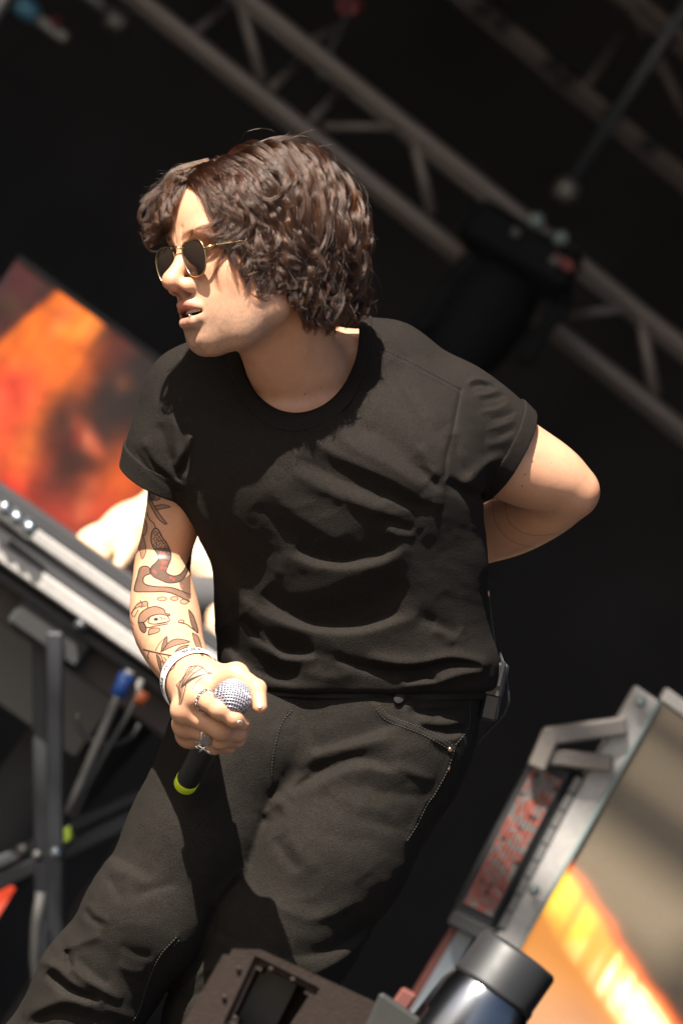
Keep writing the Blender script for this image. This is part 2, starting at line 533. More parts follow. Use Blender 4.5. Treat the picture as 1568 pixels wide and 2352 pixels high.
truss('truss', 'nearer grey tube truss with a dark lamp hung under it', -6.0,
      ((330, 0), (1568, 985)), ((578, 0), (1568, 792)), .0185,
      [((548, -10), (602, 185), 0, 0, .013), ((625, 200), (690, 112), 0, 1, .011), ((718, 275), (785, 178), 0, 1, .011), ((742, 290), (935, 292), 0, 0, .010),
       ((945, 300), (992, 492), 0, 0, .014), ((690, 105), (790, 30), 0, 1, .010), ((1285, 725), (1455, 706), 0, 0, .012), ((1468, 716), (1503, 908), 0, 0, .015), ((430, 85), (540, -30), 0, 1, .010)],
      (0, 0, -.30), M_truss)
M_truss2 = mat('far_truss_tube', (.095, .076, .072), rough=.55, metal=.3, vary=[(4, .2)])
T2 = truss('truss', 'farther brown grey truss broken by dark clamps in the top corner', -7.6,
      ((1085, -5), (1568, 398)), ((1420, -40), (1760, 240)), .0175,
      [((1430, -20), (1482, 78), 0, 0, .012), ((1505, 120), (1575, 270), 0, 0, .014), ((1340, 205), (1470, 10), 0, 1, .010), ((1500, 160), (1560, 60), 0, 1, .010)],
      (0, 0, -.30), M_truss2)
for (x, y) in ((1108, 18), (1150, 50), (1265, 146), (1300, 178), (1405, 262), (1490, 332)):
    MB().tube([P(x - 14, y - 11, -7.58), P(x + 14, y + 11, -7.58)], .027, 12).lean('clamp', M_black, T2, True)
ft = empty('truss', [0, -1.75, 5.1], 'front roof truss above the lip of the stage, out of view', 'truss')  # added out of view, so its tubes shade the right screen in stripes
for dy, dz in ((-.2, .2), (.2, -.2), (.2, .2)):
        MB().tube([[-9, -1.75 + dy, 5.1 + dz], [9, -1.75 + dy, 5.1 + dz]], .027, 12).world('chord', M_truss, ft, True)
for k in range(-17, 18):
    MB().tube([[k * .5, -1.95, 4.9], [k * .5 + .25, -1.95, 5.3]], .015, 8).world('brace', M_truss, ft, True)
    MB().tube([[k * .5, -1.55, 4.9], [k * .5 + .25, -1.55, 5.3]], .015, 8).world('brace', M_truss, ft, True)
for (x_, y_, r_) in ((1440, 1850, .034), (1545, 1700, .026)):  # added bars, set along the sun ray to cast stripes on the screen
    w_ = W(P(x_, y_, -2.0)); t_ = (5.1 - w_[2]) / sun_w[2]
    MB().tube([[-9, w_[1] + t_ * sun_w[1], 5.1], [9, w_[1] + t_ * sun_w[1], 5.1]], r_, 14).world('shadow_bar', M_black, ft, True)
# hanging pole
M_pole = mat('blue_grey_pole', (.045, .052, .062), rough=.5, metal=.3, vary=[(5, .15)])
hp = empty('hanging_pole', W(P(1300, 440, -6.8)), 'slim blue grey pole hanging from the roof beside the far truss', 'pole')
MB().tube([P(1300, 436, -6.8), P(1545, 60, -6.8), P(1700, -180, -6.8)], .016, 12).lean('tube', M_pole, hp, True)
MB().lathe(P(1298, 440, -6.8), unit(P(1545, 60, 0) - P(1300, 436, 0)), [(.02, -.03), (.036, -.02), (.036, .02), (.024, .035)], 14).lean('clamp', M_steel, hp, True)
# shackle
M_red = mat('red_paint', (.11, .007, .009), rough=.4, vary=[(9, .2)])
rs = empty('shackle', W(P(800, 18, -6.2)), 'small red shackle on a sling high on the truss', 'shackle')
MB().tube([P(800 + 20 * math.cos(a), 14 + 16 * math.sin(a), -6.2) for a in np.linspace(0, 2 * math.pi, 14, endpoint=False)], .009, 8, close=True).lean('bow', M_red, rs, True)
MB().tube([P(790, 34, -6.2), P(830, 6, -6.2)], .010, 8).lean('pin', M_red, rs, True)
MB().tube([P(800, 26, -6.2), P(760, 110, -6.15), P(735, 180, -6.1)], .007, 8).lean('sling', M_steel, rs, True)

# moving head lamp under the truss
M_lamp = mat('lamp_housing', (.0065, .007, .0085), rough=.75, spec=.12, vary=[(6, .2)])
M_glass = mat('lens_glass', (.03, .04, .04), rough=.06, spec=.9, coat=.6)
M_pale = mat('pale_connector', (.15, .19, .185), rough=.25, spec=.7)
ml = empty('stage_lamp', W(P(1170, 600, -5.85)), 'dark moving head lamp hanging upside down under the near truss', 'stage lamp')
zl = -5.85
def lw(px, py, dz=0): return P(px, py, zl + dz)
dn = unit(P(1160, 760, 0) - P(1262, 600, 0)); rt = unit(P(1300, 640, 0) - P(1090, 520, 0)); zz = np.array([0, 0, 1.])
MB().box(lw(1195, 570), rt, dn, zz, .150, .055, .12, .02).lean('base', M_lamp, ml)
for (x, y, r) in ((1228, 511, .020), (1284, 551, .018), (1180, 540, .014), (1268, 605, .014)):
    MB().lathe(lw(x, y, .11), unit(np.array([.2, .25, 1.])), [(r * .6, -.02), (r, 0), (r, .02), (r * .6, .034)], 14).lean('connector', M_pale if r > .015 else M_steel, ml, True)
MB().box(lw(1292, 603, .12), rt, dn, zz, .03, .012, .012, .003).lean('red_socket', M_red, ml)
for pts in ([(1085, 590), (1030, 650), (985, 730), (960, 750)], [(1290, 650), (1290, 700), (1235, 770), (1205, 830)]):
    p_ = [lw(*q) for q in pts]
    m = MB()
    for a, b in zip(p_[:-1], p_[1:]):
        d_ = unit(b - a); m.box((a + b) / 2, d_, unit(np.cross(zz, d_)), zz, np.linalg.norm(b - a) / 2 + .012, .022, .05, .008)
    m.lean('yoke_arm', M_lamp, ml)
MB().box(lw(1195, 628), rt, dn, zz, .125, .022, .06, .012).lean('yoke_bridge', M_lamp, ml)
MB().lathe(lw(1128, 690), dn, [(.05, -.10), (.095, -.07), (.112, 0), (.108, .10), (.094, .16), (.09, .19)], 28).lean('head', M_lamp, ml, True)
MB().lathe(lw(1128, 690) + dn * .187, dn, [(.001, .03), (.05, .024), (.088, .004)], 24).lean('lens', M_glass, ml, True)

# small blurred gear at the top left
g1 = empty('truss_clamp', W(P(100, 40, -6.3)), 'dark rigging clamp with pale blue and red plastic caps in the top corner', 'clamp')
M_blue = mat('blue_plastic', (.05, .16, .24), rough=.4)
d36 = unit(P(100, 72, 0) - P(0, 0, 0))
MB().box(P(105, 55, -6.3), d36, unit(np.cross(zz, d36)), zz, .07, .016, .02, .006).lean('bar', M_steel, g1)
MB().lathe(P(62, 22, -6.26), d36, [(.018, -.03), (.026, -.02), (.026, .02), (.018, .03)], 12).lean('cap', M_blue, g1, True)
MB().lathe(P(128, 50, -6.26), d36, [(.01, -.01), (.015, 0), (.01, .012)], 12).lean('cap', M_red, g1, True)
g2 = empty('truss_clamp', W(P(240, 25, -6.3)), 'plain grey rigging clamp on a short tube near the top edge', 'clamp')
MB().tube([P(170, -40, -6.3), P(262, 38, -6.3)], .018, 10).lean('tube', M_steel, g2, True)
MB().lathe(P(266, 48, -6.26), d36, [(.02, -.025), (.03, -.015), (.03, .02), (.02, .03)], 12).lean('collar', M_steel, g2, True)
g3 = MB().box(P(-14, 0, -4.6), unit(P(60, -90, 0) - P(0, 0, 0)), d36, zz, .12, .03, .05, .006).lean('hung_panel', M_alu)
tag(g3, 'sliver of a grey hanging panel cut by the top left corner', 'panel')

# ------------------------------------------------------------------ LED screens: emissive picture painted in vertices
def led_material(name, base, rough=.5):
    m = bpy.data.materials.new(name); m.use_nodes = True; n, l = m.node_tree.nodes, m.node_tree.links
    b = n['Principled BSDF']; b.inputs['Base Color'].default_value = (*base, 1); b.inputs['Roughness'].default_value = rough; b.inputs['Specular IOR Level'].default_value = .25
    a = n.new('ShaderNodeAttribute'); a.attribute_name = 'Col'
    l.new(a.outputs['Color'], b.inputs['Emission Color']); b.inputs['Emission Strength'].default_value = 1.0
    # fine mesh of the LED modules
    tc = n.new('ShaderNodeTexCoord'); vo = n.new('ShaderNodeTexNoise'); vo.inputs['Scale'].default_value = 260; vo.inputs['Detail'].default_value = 2
    l.new(tc.outputs['Object'], vo.inputs['Vector'])
    bp = n.new('ShaderNodeBump'); bp.inputs['Strength'].default_value = .5; bp.inputs['Distance'].default_value = .002
    l.new(vo.outputs['Fac'], bp.inputs['Height']); l.new(bp.outputs[0], b.inputs['Normal'])
    return m
def grid_px(p00, p10, p01, z, nu, nv):
    """Rectangle from three picture corners at one depth plane (z may be three depths)."""
    zs = z if hasattr(z, '__len__') else (z, z, z)
    a, b, c = P(*p00, zs[0]), P(*p10, zs[1]), P(*p01, zs[2])
    u, v = np.meshgrid(np.linspace(0, 1, nu + 1), np.linspace(0, 1, nv + 1))
    V = a + u.ravel()[:, None] * (b - a) + v.ravel()[:, None] * (c - a)
    i, j = np.meshgrid(np.arange(nu), np.arange(nv)); i, j = i.ravel(), j.ravel(); s = nu + 1
    F = np.stack([j * s + i, (j + 1) * s + i, (j + 1) * s + i + 1, j * s + i + 1], 1)
    return V, F, u.ravel(), v.ravel()
def blob(px, py, x, y, rx, ry, ang=0.):
    ca, sa = math.cos(ang), math.sin(ang); dx, dy = px - x, py - y
    u, v = (dx * ca + dy * sa) / rx, (-dx * sa + dy * ca) / ry
    return np.exp(-(u * u + v * v))
def over(c, m, col_): return c * (1 - m[:, None]) + np.array(col_)[None] * m[:, None]
def led_panel(name, label, V, F, col_, base, thick=.09, frame=None):
    t = empty(name, W(V).mean(0), label, 'LED screen')
    n = np.cross(V[1] - V[0], V[-1] - V[0]); n /= np.linalg.norm(n)
    if n[2] < 0: n = -n
    mesh_L('screen_face', V, F, led_material(name + '_face', base), t, attrs={'Col': np.concatenate([col_, np.ones((len(V), 1))], 1)})
    a, b, c, d = V[0], None, None, V[-1]
    cen = (V[0] + V[-1]) / 2
    return t, n, cen
nu, nv = 110, 70
Vl, Fl, u_, v_ = grid_px((38, 598), (38 + 760, 598 + 552), (38 - 340, 598 + 468), -3.6, nu, nv)
pxl, pyl = to_px(Vl)
c = np.zeros((len(Vl), 3)) + np.array([.018, .016, .015])
wv = lambda sx, sy, sd, off=0: .5 + .5 * vnoise(np.stack([pxl / sx + off, pyl / sy], 1), sd)
al = (pxl * .59 + pyl * .81); ac = (pxl * .81 - pyl * .59)                   # down the screen, across it
band = 1 / (1 + np.exp(-(ac + 330) / 10)) * 1 / (1 + np.exp((ac + 205 + .00 * al) / 10))
bx = np.clip((pxl + .80 * pyl - 640) / 40, 0, 1)
# orange beam that falls from the top edge to the lower left
ax_ = (pxl - 190) * .62 + (pyl - 705) * -.30
d_b = (pxl - 190) * .80 + (pyl - 700) * .60; l_b = -(pxl - 190) * .60 + (pyl - 700) * .80
wd = 62 + .16 * l_b
beam = np.clip((wd - np.abs(d_b + .05 * l_b)) / 16 + .5, 0, 1) * np.clip((l_b + 12) / 14, 0, 1)
streak = .5 + .5 * vnoise(np.stack([d_b / 14, l_b / 260], 1), 3)
c = over(c, .5 * blob(pxl, pyl, 30, 930, 190, 130, -.9), (.35, .03, .02))
c = over(c, .75 * blob(pxl, pyl, 40, 1060, 130, 150, 0), (.75, .07, .03))
c = over(c, .9 * (1 - beam) * blob(pxl, pyl, 30, 760, 120, 110, -.9), (.05, .012, .012)); c = over(c, .85 * (1 - beam) * blob(pxl, pyl, 300, 900, 110, 170, .3), (.02, .014, .013))
c = over(c, .97 * beam * np.clip(1.25 - l_b / 480, .35, 1), np.array([.85, .165, .012]))
c = over(c, .7 * beam * streak * np.clip(1.1 - l_b / 300, 0, 1), np.array([.80, .26, .03]))
c = over(c, .55 * blob(pxl, pyl, 215, 740, 26, 60, .6), (.95, .36, .08)); c = over(c, .45 * blob(pxl, pyl, 150, 720, 20, 60, .6), (.95, .30, .10))
c = over(c, .8 * blob(pxl, pyl, 30, 900, 70, 60, -.6), (.95, .07, .05)); c = over(c, .75 * blob(pxl, pyl, 20, 1010, 60, 110, .5), (.80, .10, .04))
c = over(c, .7 * blob(pxl, pyl, 175, 880, 40, 95, .55), (.80, .17, .02)); c = over(c, .65 * blob(pxl, pyl, 60, 1040, 40, 140, .5), (.70, .20, .03))
for (x, y, rx, ry, an, st, cc_) in ((150, 960, 60, 95, .5, .92, (.024, .016, .014)), (160, 1080, 75, 80, .3, .85, (.028, .020, .014)), (240, 1010, 60, 120, .4, .8, (.020, .016, .014)), (205, 1130, 60, 40, .4, .7, (.04, .022, .015)),
                                   (290, 900, 80, 60, .5, .8, (.022, .018, .017)), (110, 1130, 40, 40, 0, .5, (.05, .018, .014))):
    c = over(c, st * blob(pxl, pyl, x, y, rx, ry, an), cc_)
for (x, y, rx, ry, an, st, cc_) in ((205, 1010, 18, 60, -.55, .8, (.50, .12, .06)), (200, 1005, 12, 22, 0, .5, (.62, .22, .12)), (288, 1110, 60, 90, .6, .85, (.70, .13, .02)), (250, 1190, 90, 60, .4, .7, (.55, .06, .03)), (190, 1170, 20, 60, .3, .6, (.58, .16, .07)),
                                   (160, 1210, 60, 30, .6, .6, (.45, .05, .03)), (285, 880, 20, 20, 0, .55, (.20, .08, .04)), (270, 800, 40, 60, .3, .4, (.10, .012, .010)), (40, 640, 45, 50, 0, .5, (.10, .008, .012)), (25, 700, 22, 26, 0, .5, (.045, .040, .012)),
                                   (5, 640, 20, 20, 0, .4, (.01, .02, .05)), (20, 1120, 40, 50, 0, .8, (.55, .02, .02)), (180, 1000, 12, 30, .2, .4, (.35, .03, .02))):
    c = over(c, st * blob(pxl, pyl, x, y, rx, ry, an), cc_)
c *= (.62 + .62 * np.clip(wv(38, 38, 12), .1, 1) )[:, None] * (.85 + .3 * wv(14, 14, 15))[:, None]
ls, n_, _ = led_panel('led_screen', 'LED screen showing orange and red flames behind his tattooed arm', Vl, Fl, c * np.array([.42, .33, .28]), (.035, .033, .031))
q0, q1, q2 = Vl[0], Vl[nu], Vl[-nu - 1]
ux, vx = unit(q1 - q0), unit(q2 - q0)
MB().box((q1 + q2) / 2 - n_ * .055, ux, vx, n_, np.linalg.norm(q1 - q0) / 2, np.linalg.norm(q2 - q0) / 2, .05, .004).lean('cabinet', M_black, ls)
for a, b in ((q0, q1), (q2, q2 + q1 - q0)):
    d_ = unit(b - a); s_ = -vx if a is q0 else vx
    MB().box((a + b) / 2 + s_ * .007 - n_ * .02, d_, vx, n_, np.linalg.norm(b - a) / 2, .006, .03).lean('frame_rail', M_black, ls)

# right-hand LED screen, lit by the sun, flames at its foot
R0, R1, R2_ = (1514, 1612), (1514 + 530, 1612 + 376), (1514 - 428, 1612 + 758)
Vr, Fr, u_, v_ = grid_px(R0, R1, R2_, -2.0, 90, 120)
pxr, pyr = to_px(Vr)
c = np.zeros((len(Vr), 3)) + .003
edge = (pxr - 1372) * .80 - (pyr - 2000) * .60 + 10 * vnoise(np.stack([pyr / 60, pxr / 400], 1), 8)       # flame edge runs down to the right
edge = (pxr - 1310) - (pyr - 1983) * .66 + 9 * vnoise(np.stack([pyr / 45, pxr / 400], 1), 8)
ins = 1 / (1 + np.exp(edge / 7))
low = np.clip((pyr - 2010 + .35 * (pxr - 1300)) / 330, 0, 1)
st = np.clip(.5 + .8 * vnoise(np.stack([(pxr * .87 + pyr * .49) / 17, (pyr * .87 - pxr * .49) / 300], 1), 6), 0, 1)
c = over(c, ins * 1.0, (.22, .075, .010))
c = over(c, ins * np.clip((1 - np.abs(edge + 70) / 85) * 1.5, 0, 1) * (.35 + .65 * st) , (.46, .27, .02))
c = over(c, ins * np.clip((1 - np.abs(edge + 75) / 75), 0, 1) * np.clip((pyr - 2150) / 120, 0, 1) * np.clip(.1 + 1.3 * st, 0, 1), (.80, .68, .40))
c = over(c, ins * np.clip((edge + 26) / 26, 0, 1), (.36, .006, .001))
c = over(c, .9 * ins * np.clip((pyr - 2250) / 80, 0, 1) * np.clip((-edge - 150) / 50, 0, 1), (.16, .05, .012))
rsn, n_, _ = led_panel('led_screen', 'sunlit grey LED screen with yellow flames low in the right corner', Vr, Fr, c, (.118, .092, .062))
q0, q1, q2 = Vr[0], Vr[90], Vr[-91]
ux, vx = unit(q1 - q0), unit(q2 - q0)
MB().box((q1 + q2) / 2 - n_ * .055, ux, vx, n_, np.linalg.norm(q1 - q0) / 2, np.linalg.norm(q2 - q0) / 2, .05, .003).lean('cabinet', M_steel, rsn)
hl = np.linalg.norm(q2 - q0) / 2
MB().box((q0 + q2) / 2 - ux * .024 - n_ * .034, ux, vx, n_, .0225, hl, .034, .004).lean('side_rail', M_alu, rsn)
MB().box((q0 + q2) / 2 - ux * .0020 + n_ * .004, ux, vx, n_, .0035, hl, .004, .001).lean('edge_strip', M_pale, rsn)
MB().box((q0 + q1) / 2 - vx * .014 - n_ * .03, ux, vx, n_, np.linalg.norm(q1 - q0) / 2, .012, .034, .003).lean('top_rail', M_alu, rsn)
for k, tt in enumerate((.03, .60)):
    p_ = q0 + (q2 - q0) * tt - ux * .028 + n_ * .012
    MB().lathe(p_, n_, [(.001, .008), (.008, .006), (.010, 0)], 12).lean('bolt', M_pale, rsn, True)
# strobe bar with LED dots on a bracket beside the screen
stb = empty('strobe_bar', W(P(1200, 1950, -1.9)), 'strobe bar of red and grey LED dots clamped beside the right screen', 'stage lamp')
sc_ = P(1180, 1932, -2.0); la = unit(P(1116, 2080, 0) - P(1267, 1786, 0)); sa = unit(np.cross(zz, la)); sa = sa if sa[0] > 0 else -sa
hl_ = np.linalg.norm(P(1098, 2114, -1.92) - P(1284, 1752, -2.0)) / 2
MB().box(sc_ - zz * .03, la, sa, zz, hl_, .036, .03, .006).lean('housing', M_black, stb)
MB().box(sc_ + sa * .047 - zz * .035, la, sa, zz, hl_ * .98, .010, .035, .004).lean('cooling_rail', M_black, stb)
for k in range(9):
    MB().box(sc_ + sa * .0475 + la * hl_ * (-.86 + .21 * k) + zz * .0005, la, sa, zz, .014, .006, .002).lean('cooling_fin', M_steel, stb)
M_dots = [mat('led_red', (.25, .075, .06), rough=.35, spec=.6), mat('led_grey', (.15, .138, .13), rough=.35, spec=.6), mat('led_pink', (.21, .125, .11), rough=.35, spec=.6), mat('led_dark', (.03, .018, .018), rough=.4)]
dm = [None] * 4
cells = []
for i in range(38):
    for j in range(7):
        t = i / 37; r_ = R_ = RNG.uniform()
        red = .15 + .75 * t if j < 4 else .45 + .4 * t
        k = 0 if r_ < red * .8 else (2 if r_ < red else (1 if r_ < .93 else 3))
        cells.append((sc_ + la * hl_ * (-.80 + 1.62 * t) + sa * (-.024 + .0075 * j) + zz * .002, k))
base_me = {}
for p_, k in cells[:]:
    if k not in base_me:
        o = MB().box((0, 0, 0), la, sa, zz, .0058, .0030, .003, .001).lean('led_dot', M_dots[k], None)
        base_me[k] = o.data
        # re-centre the shared mesh
        vv = np.empty(len(o.data.vertices) * 3, np.float32); o.data.vertices.foreach_get('co', vv); vv = vv.reshape(-1, 3); vv -= (vv.max(0) + vv.min(0)) / 2
        o.data.vertices.foreach_set('co', vv.ravel()); o.data.update()
        o.parent = stb; o.location = W(p_) - ORIG[stb.name]
    else:
        o = bpy.data.objects.new('led_dot', base_me[k]); COL.objects.link(o); o.parent = stb; o.location = W(p_) - ORIG[stb.name]
MB().box(P(1084, 2128, -2.02), sa, la, zz, .04, .014, .03, .004).lean('end_cap', M_rubber, stb)
br = [P(1236, 1752, -1.98), P(1262, 1690, -1.98), P(1425, 1668, -2.0)]
m = MB()
for a, b in zip(br[:-1], br[1:]):
    d_ = unit(b - a); m.box((a + b) / 2, d_, unit(np.cross(zz, d_)), zz, np.linalg.norm(b - a) / 2 + .010, .015, .02, .004)
m.box(P(1330, 1745, -1.99), unit(np.array([1, -.12, 0])), unit(np.array([.12, 1, 0])), zz, .055, .014, .02, .004)
m.lean('bracket', mat('bracket_steel', (.16, .14, .125), rough=.45, metal=.4, vary=[(9, .2)]), stb)
# upright rail below the strobe
up = empty('upright_rail', W(P(990, 2240, -2.0)), 'pale blue aluminium upright with a red edge under the strobe bar', 'rail')
d_ = unit(P(930, 2352, 0) - P(1062, 2130, 0)); s_ = unit(np.cross(zz, d_)); s_ = s_ if s_[0] > 0 else -s_
M_pblue = mat('pale_blue_alu', (.20, .225, .25), rough=.4, metal=.4, vary=[(6, .15)])
M_rust = mat('red_brown_paint', (.085, .024, .018), rough=.5, vary=[(8, .2)])
MB().box(P(975, 2300, -2.05), d_, s_, zz, .30, .016, .02, .003).lean('profile', M_pblue, up)
MB().box(P(950, 2290, -2.05), d_, s_, zz, .30, .0065, .02, .002).lean('edge_strip', M_rust, up)

# barrel lamp in front of the right screen
M_chrome = mat('satin_chrome', (.13, .135, .15), rough=.24, metal=1.0, vary=[(5, .2)], rvary=(8, .06))
bl = empty('barrel_lamp', W(P(1130, 2352, -1.0)), 'black and chrome barrel of a stage lamp standing at the bottom edge', 'stage lamp')
d_ = unit(P(1030, 2420, 0) - P(1194, 2190, 0)); c0 = P(1192, 2192, -1.0); ax3 = unit(d_ + np.array([0, 0, .10]))
MB().lathe(c0, ax3, [(.040, -.004), (.059, -.002), (.0635, .004), (.0640, .058), (.0660, .062), (.0660, .070)], 40).lean('hood', M_black, bl, True)
MB().lathe(c0, ax3, [(.0655, .0702), (.0720, .090), (.0760, .16), (.0760, .22)], 40, cap=False).lean('chrome_band', M_chrome, bl, True)
MB().lathe(c0, ax3, [(.079, .2205), (.081, .25), (.081, .42), (.070, .46)], 40).lean('body', M_black, bl, True)
MB().lathe(c0, ax3, [(.001, .012), (.030, .008), (.0395, -.002)], 32).lean('lens', M_glass, bl, True)
MB().box(c0 + ax3 * .34 - sa * .10, sa, ax3, zz, .012, .22, .02, .004).lean('bracket', M_rust, bl)
bz = W(c0 + ax3 * .46)
MB().tube([bz, [bz[0], bz[1], .02]], .02, 12).world('stand', M_black, bl, True)
MB().lathe([bz[0], bz[1], .001], (0, 0, 1), [(.14, 0), (.14, .012), (.03, .02)], 24).world('stand_foot', M_black, bl, True)

# box with a handle recess in front, out of focus
M_box = mat('brown_black_paint', (.0165, .0105, .0080), rough=.75, spec=.2, vary=[(7, .15), (90, .15)], bump=[('noise', 300, .4, .002)])
M_corner = mat('worn_steel_corner', (.030, .030, .028), rough=.5, metal=.4, vary=[(20, .2)])
bx_ = empty('speaker_box', W(P(690, 2300, 1.0)), 'dark brown box with a triangular handle recess, out of focus at the bottom edge', 'speaker box')
zf = 1.0
front = [(520, 2176), (598, 2178), (905, 2318), (1010, 2395), (770, 2760), (220, 2560), (418, 2352)]
hole = [(592, 2212), (716, 2275), (640, 2392), (530, 2345)]
fo = [P(x, y, zf) for x, y in front]; ho = [P(x, y, zf) for x, y in hole]
bm = bmesh.new()
vo_ = [bm.verts.new(W(p)) for p in fo]; vh = [bm.verts.new(W(p)) for p in ho]
ed = [bm.edges.new((vo_[i], vo_[(i + 1) % len(vo_)])) for i in range(len(vo_))] + [bm.edges.new((vh[i], vh[(i + 1) % len(vh)])) for i in range(len(vh))]
bmesh.ops.triangle_fill(bm, use_beauty=True, use_dissolve=False, edges=ed)
for f in list(bm.faces):                                     # keep the recess open
    cpx = f.calc_center_median(); cl_ = WL(np.array([cpx]))[0]; X_, Y_ = to_px(cl_[None])
    ins_ = False
    for i in range(4):
        (x0, y0), (x1, y1) = hole[i], hole[(i + 1) % 4]
        if ((y0 > Y_[0]) != (y1 > Y_[0])) and (X_[0] < (x1 - x0) * (Y_[0] - y0) / (y1 - y0) + x0): ins_ = not ins_
    if ins_: bm.faces.remove(f)
back = ROT @ np.array([0, -.085, -.26])
vb = [bm.verts.new(Vector(v.co) + Vector(back)) for v in vo_]
for i in range(len(vo_)):
    j = (i + 1) % len(vo_); bm.faces.new((vo_[i], vo_[j], vb[j], vb[i]))
bm.faces.new(vb[::-1])
inn = [bm.verts.new(Vector(W(p * .0 + ho_ * 1.0 + np.array([.004, -.012, -.075])))) for p, ho_ in zip(ho, ho)]
for i in range(4):
    j = (i + 1) % 4; bm.faces.new((vh[i], vh[j], inn[j], inn[i]))
bm.faces.new(inn)
bmesh.ops.recalc_face_normals(bm, faces=bm.faces)
bev = [e for e in bm.edges if len(e.link_faces) == 2 and e.calc_face_angle(0) > .6]
bmesh.ops.bevel(bm, geom=bev, offset=.006, segments=2, affect='EDGES')
me = bpy.data.meshes.new('shell'); 
bmesh.ops.translate(bm, verts=bm.verts, vec=-Vector(ORIG[bx_.name])); bm.to_mesh(me); bm.free(); me.materials.append(M_box)
o = bpy.data.objects.new('shell', me); COL.objects.link(o); o.parent = bx_; ORIG[o.name] = ORIG[bx_.name]
pl = [P(x, y, zf + .004) for x, y in ((566, 2300), (604, 2232), (640, 2290), (622, 2372))]
MB().box(P(602, 2322, zf - .062), unit(P(640, 2240, 0) - P(575, 2370, 0)), unit(P(640, 2390, 0) - P(570, 2350, 0)), zz, .045, .022, .006, .002).lean('handle_plate', M_corner, bx_)
MB().box(P(898, 2362, zf + .004), unit(P(1010, 2395, 0) - P(880, 2305, 0)), unit(P(830, 2420, 0) - P(880, 2305, 0)), zz, .026, .026, .008, .004).lean('steel_corner', M_corner, bx_)
for (x, y) in ((622, 2226), (672, 2250), (548, 2225), (515, 2290), (664, 2368), (540, 2338), (880, 2318)):
    MB().lathe(P(x, y, zf + .002), zz, [(.0030, 0), (.0024, .0012), (.001, .0015)], 10).lean('screw', M_box, bx_, True)

# ------------------------------------------------------------------ keyboard case on an X stand
M_case = mat('black_laminate', (.034, .033, .036), rough=.5, vary=[(6, .2)])
kc = empty('keyboard_case', W(P(250, 1400, -2.5)), 'long keyboard in a flight case edged with bright aluminium rails', 'keyboard case')
zk_ = -2.5
K0, K1 = P(-420, 893, zk_), P(760, 1718, zk_)
kd = unit(K1 - K0); kn = unit(np.cross(zz, kd)); kn = kn if kn[1] < 0 else -kn; kl = np.linalg.norm(K1 - K0) / 2
def kb(off, w, dz, depth, m_, nm, bev=.003):
    c_ = (K0 + K1) / 2 + kn * off + zz * dz
    return MB().box(c_, kd, kn, zz, kl, w, depth, bev).lean(nm, m_, kc)
kb(-.034, .0125, -.03, .05, M_case, 'lid_edge'); kb(-.009, .0118, .0, .03, M_alu, 'frame_rail', .004); kb(.019, .0158, -.012, .03, M_case, 'side_panel'); kb(.050, .0148, .002, .03, M_alu, 'frame_rail', .004)
kb(.020, .055, -.26, .22, M_case, 'tray')
kb(.112, .042, -.14, .10, mat('brown_underside', (.030, .020, .016), rough=.7), 'lower_tray'); kb(.085, .010, -.015, .02, M_black, 'slot')
# latch
lt = [P(8, 1168, -2.44), P(70, 1218, -2.44)]
ld = unit(lt[1] - lt[0])
M_zinc = mat('bright_zinc', (.30, .33, .36), rough=.18, metal=.9)
m = MB().box((lt[0] + lt[1]) / 2, ld, unit(np.cross(zz, ld)), zz, .040, .017, .006, .002)
m.lean('latch', M_zinc, kc)
for k in (-1, 0, 1):
    MB().lathe((lt[0] + lt[1]) / 2 + ld * .027 * k, unit(np.array([.2, .3, 1.])), [(.013, .006), (.012, .016), (.004, .020), (.001, .020)], 14).lean('latch_knob', M_zinc, kc, True)
# X stand: two pairs of square tubes crossing at a bolt
ks = empty('keyboard_stand', [W(P(100, 2000, -2.55))[0], W(P(100, 2000, -2.55))[1], 0.0], 'dark grey double X stand with a bright pivot bolt under the case', 'stand')
M_tube = mat('dark_grey_tube', (.030, .031, .035), rough=.42, metal=.3, vary=[(5, .15)], rvary=(9, .1))
def sqt(a, b, w, d, nm='leg', m_=M_tube):
    dd = unit(b - a); sd = unit(np.cross(zz, dd))
    return MB().box((a + b) / 2, dd, sd, zz, np.linalg.norm(b - a) / 2, w, d, .004).lean(nm, m_, ks)
sqt(P(92, 1452, -2.62), P(104, 2545, -2.62), .0135, .018); sqt(P(127, 1452, -2.50), P(129, 2545, -2.50), .0145, .018)
sqt(P(-330, 2185, -2.70), P(560, 1757, -2.70), .0140, .016); sqt(P(-300, 2125, -2.78), P(560, 1710, -2.78), .0110, .014)
MB().lathe(P(131, 1962, -2.44), unit(np.array([-.1, .35, 1.])), [(.001, .024), (.009, .021), (.0125, .012), (.0125, 0)], 20).lean('pivot_bolt', M_zinc, ks, True)
MB().lathe(P(88, 1968, -2.56), unit(np.array([-.1, .35, 1.])), [(.001, .02), (.008, .018), (.011, 0)], 18).lean('pivot_bolt', M_steel, ks, True)
MB().lathe(P(55, 1955, -2.6), unit(np.array([-.1, .35, 1.])), [(.001, .02), (.009, .016), (.012, 0)], 18).lean('pivot_bolt', M_steel, ks, True)
M_neon = mat('neon_yellow_tape', (.10, .14, .006), rough=.5)
dd = unit(P(560, 1705, 0) - P(-330, 2160, 0))
MB().box(P(152, 1918, -2.675), dd, unit(np.cross(zz, dd)), zz, .013, .011, .005, .001).lean('tape_mark', M_neon, ks)
MB().box(P(120, 1452, -2.55), kd, kn, zz, .075, .030, .05, .008).lean('rubber_pad', M_rubber, ks)
MB().lathe(P(186, 1437, -2.48), zz, [(.013, 0), (.012, .015), (.001, .02)], 14).lean('clamp_knob', M_tube, ks, True)
